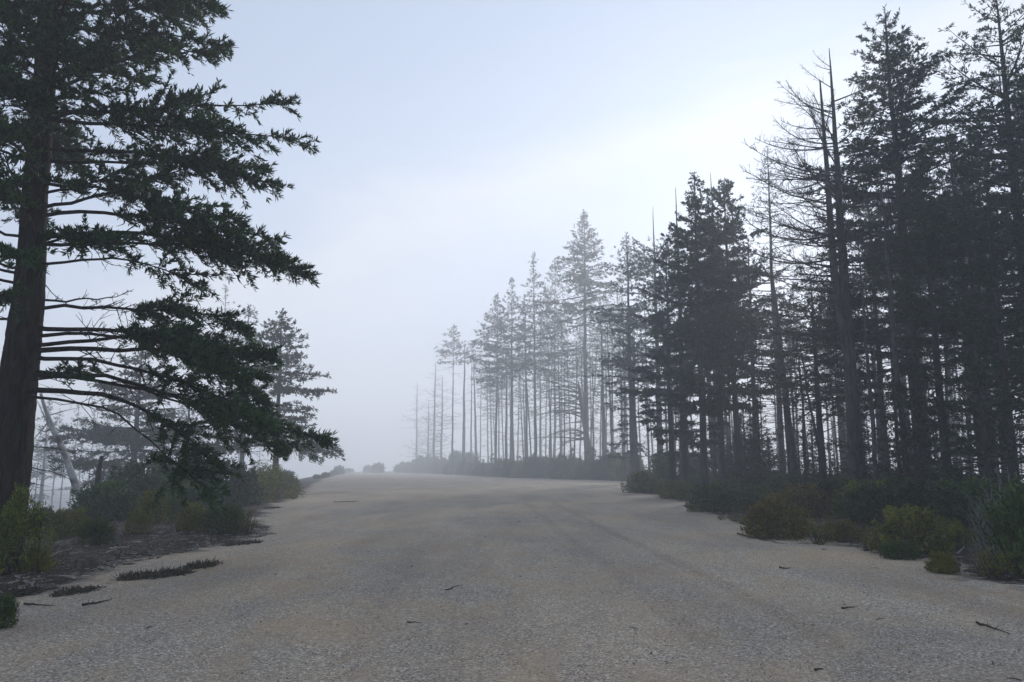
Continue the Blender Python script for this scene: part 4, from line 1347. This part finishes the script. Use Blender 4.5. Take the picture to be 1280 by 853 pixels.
# low dry grass and needles among the shrubs
n = 9000
sgn = g.random(n) < .55
yy = np.where(sgn, g.uniform(10, 32, n), 11 + 30 * g.random(n))
ed = np.where(sgn, np.interp(yy, LY, LX), np.interp(yy, RY, RX))
off = .15 + 5 * g.random(n) ** 1.5
xx = np.where(sgn, ed - off, ed + off)
A = np.stack([xx, yy, zg(xx, yy) - .02], -1)
Dv = np.concatenate([g.normal(0, .6, (n, 2)), np.abs(g.normal(.6, .3, (n, 1)))], 1)
V, Q = blades(A, Dv, g.uniform(.06, .2, n), .014, g)
tag(mesh_obj('grass', make_mesh('grass', V, Q, M['dead_grass'], False)), 'sparse dull dry grass between the shrubs at the clearing edges', 'grass', kind='stuff')

# pale post at the foggy end
p = at(452, 586, 260)
t = thing('marker_post', 'small pale post standing in fog where the clearing ends', 'post', (p[0], 260, 0), 0, 1.6)
pm, nt, out = new_mat('pale_paint')
principled(nt, out, (0.8, 0.8, 0.78), .6)
V, Q = tubes(np.array([[0, 0, -.1], [0, 0, .6], [0, 0, 1.25], [0, 0, 1.45], [0, 0, 1.47]]), np.array([.08, .08, .08, .07, .005]), 8)
mesh_obj('shaft', make_mesh('shaft', V, Q, pm), t)

# ------------------------------------------------------------------ haze
def haze_box(x0, x1, y0, y1, z0, z1, dens):
    m, nt, out = new_mat('haze')
    pv = nt.nodes.new('ShaderNodeVolumePrincipled')
    pv.inputs['Color'].default_value = (0.905, 0.94, 0.99, 1)
    pv.inputs['Density'].default_value = dens
    pv.inputs['Anisotropy'].default_value = 0.3
    nt.links.new(pv.outputs[0], out.inputs['Volume'])
    try:
        m.cycles.homogeneous_volume = True
    except Exception:
        pass
    V = [(x, y, z) for z in (z0, z1) for y in (y0, y1) for x in (x0, x1)]
    Q = [(0, 2, 3, 1), (4, 5, 7, 6), (0, 1, 5, 4), (2, 6, 7, 3), (0, 4, 6, 2), (1, 3, 7, 5)]
    o = mesh_obj('haze', make_mesh('haze', np.array(V), np.array(Q), m, False))
    tag(o, 'pale fog hanging over the clearing and between the trees', 'fog', kind='stuff')


bpy.context.view_layer.update()
zmin, zmax = 0.0, 0.0
for o in sc.objects:
    if o.type == 'MESH':
        for c in o.bound_box:
            w = o.matrix_world @ Vector(c)
            zmin, zmax = min(zmin, w.z), max(zmax, w.z)
HZ = 0.0036
haze_box(-520, 520, -110, 720, zmin - 1.0, zmax + 0.8, HZ)

# ------------------------------------------------------------------ light
SUN_AZ, SUN_EL = R(21), R(15)      # azimuth to the right of straight ahead
w = bpy.data.worlds.new('World')
sc.world = w
w.use_nodes = True
nt = w.node_tree
bg = nt.nodes['Background']
sky = nt.nodes.new('ShaderNodeTexSky')
sky.sky_type = 'NISHITA'
sky.sun_disc = False
sky.sun_elevation = SUN_EL
sky.sun_rotation = SUN_AZ
sky.air_density = 1.0
sky.dust_density = 1.5
sky.ozone_density = 1.5
tc = nt.nodes.new('ShaderNodeTexCoord')
bw = nt.nodes.new('ShaderNodeRGBToBW')
nt.links.new(sky.outputs[0], bw.inputs[0])
# a veil of thin overcast evens out the clear sky
veil = math_n(nt, 'MULTIPLY', math_n(nt, 'POWER', bw.outputs[0], 0.22), 2.75)
tint = mix(nt, 1.0, veil, (0.69, 0.842, 1.115), 'MULTIPLY')
over = mix(nt, 0.96, sky.outputs[0], tint)
# a long soft cloud bank crossing the sky: clear above its upper edge, milky below
nrm = np.cross(ray(470, 285), ray(980, 95))
nrm = nrm / np.linalg.norm(nrm)
if nrm[2] > 0:
    nrm = -nrm
vm = nt.nodes.new('ShaderNodeVectorMath')
vm.operation = 'DOT_PRODUCT'
vm.inputs[1].default_value = tuple(nrm)
nt.links.new(tc.outputs['Generated'], vm.inputs[0])
cl = noise(nt, mapping(nt, tc.outputs['Generated'], (1.2, 1.2, 3.0), (0.10, -0.22, 0.3)), 2.2, 6, 0.55, 0.4)
cl2 = noise(nt, mapping(nt, tc.outputs['Generated'], (1.0, 1.0, 4.5), (0.0, 0.36, 0.0)), 7.0, 5, 0.6, 0.3)
edge_ = math_n(nt, 'ADD', vm.outputs['Value'], math_n(nt, 'MULTIPLY', math_n(nt, 'SUBTRACT', cl, 0.5), 0.22))
edge_ = math_n(nt, 'ADD', edge_, math_n(nt, 'MULTIPLY', math_n(nt, 'SUBTRACT', cl2, 0.5), 0.07))
cf = ramp(nt, math_n(nt, 'ADD', math_n(nt, 'MULTIPLY', edge_, 2.0), 0.5), [(0.2, (0.0, 0.0, 0.0)), (0.42, (0.22, 0.22, 0.22)), (0.55, (0.95, 0.95, 0.95)), (0.70, (0.42, 0.42, 0.42))])
cloud = mix(nt, 1.0, veil, (0.99, 1.06, 1.19), 'MULTIPLY')
skyc = mix(nt, cf, over, cloud)
nt.links.new(skyc, bg.inputs['Color'])
bg.inputs['Strength'].default_value = 0.11

sd = bpy.data.lights.new('sun', 'SUN')
so = link(bpy.data.objects.new('sun', sd))
sd.energy = 2.4
sd.angle = R(5)
sd.color = (1.0, 0.93, 0.84)
dv = Vector((math.sin(SUN_AZ) * math.cos(SUN_EL), math.cos(SUN_AZ) * math.cos(SUN_EL), math.sin(SUN_EL)))
so.rotation_euler = dv.to_track_quat('Z', 'Y').to_euler()
so.location = dv * 50

# ------------------------------------------------------------------ render settings
vs = sc.view_settings
sc.display_settings.display_device = 'sRGB'
vs.view_transform = 'Standard'
vs.look = 'None'
vs.gamma = 1.0
vs.use_curve_mapping = False
vs.exposure = 0.92
sc.render.engine = 'CYCLES'
cy = sc.cycles
cy.use_denoising = True
try:
    cy.denoiser = 'OPENIMAGEDENOISE'
    cy.denoising_input_passes = 'RGB_ALBEDO_NORMAL'
    cy.denoising_prefilter = 'ACCURATE'
except Exception:
    pass
cy.max_bounces = 6
cy.diffuse_bounces = 2
cy.glossy_bounces = 1
cy.transmission_bounces = 2
cy.volume_bounces = 4
cy.transparent_max_bounces = 4
cy.use_adaptive_sampling = True
cy.adaptive_threshold = 0.01
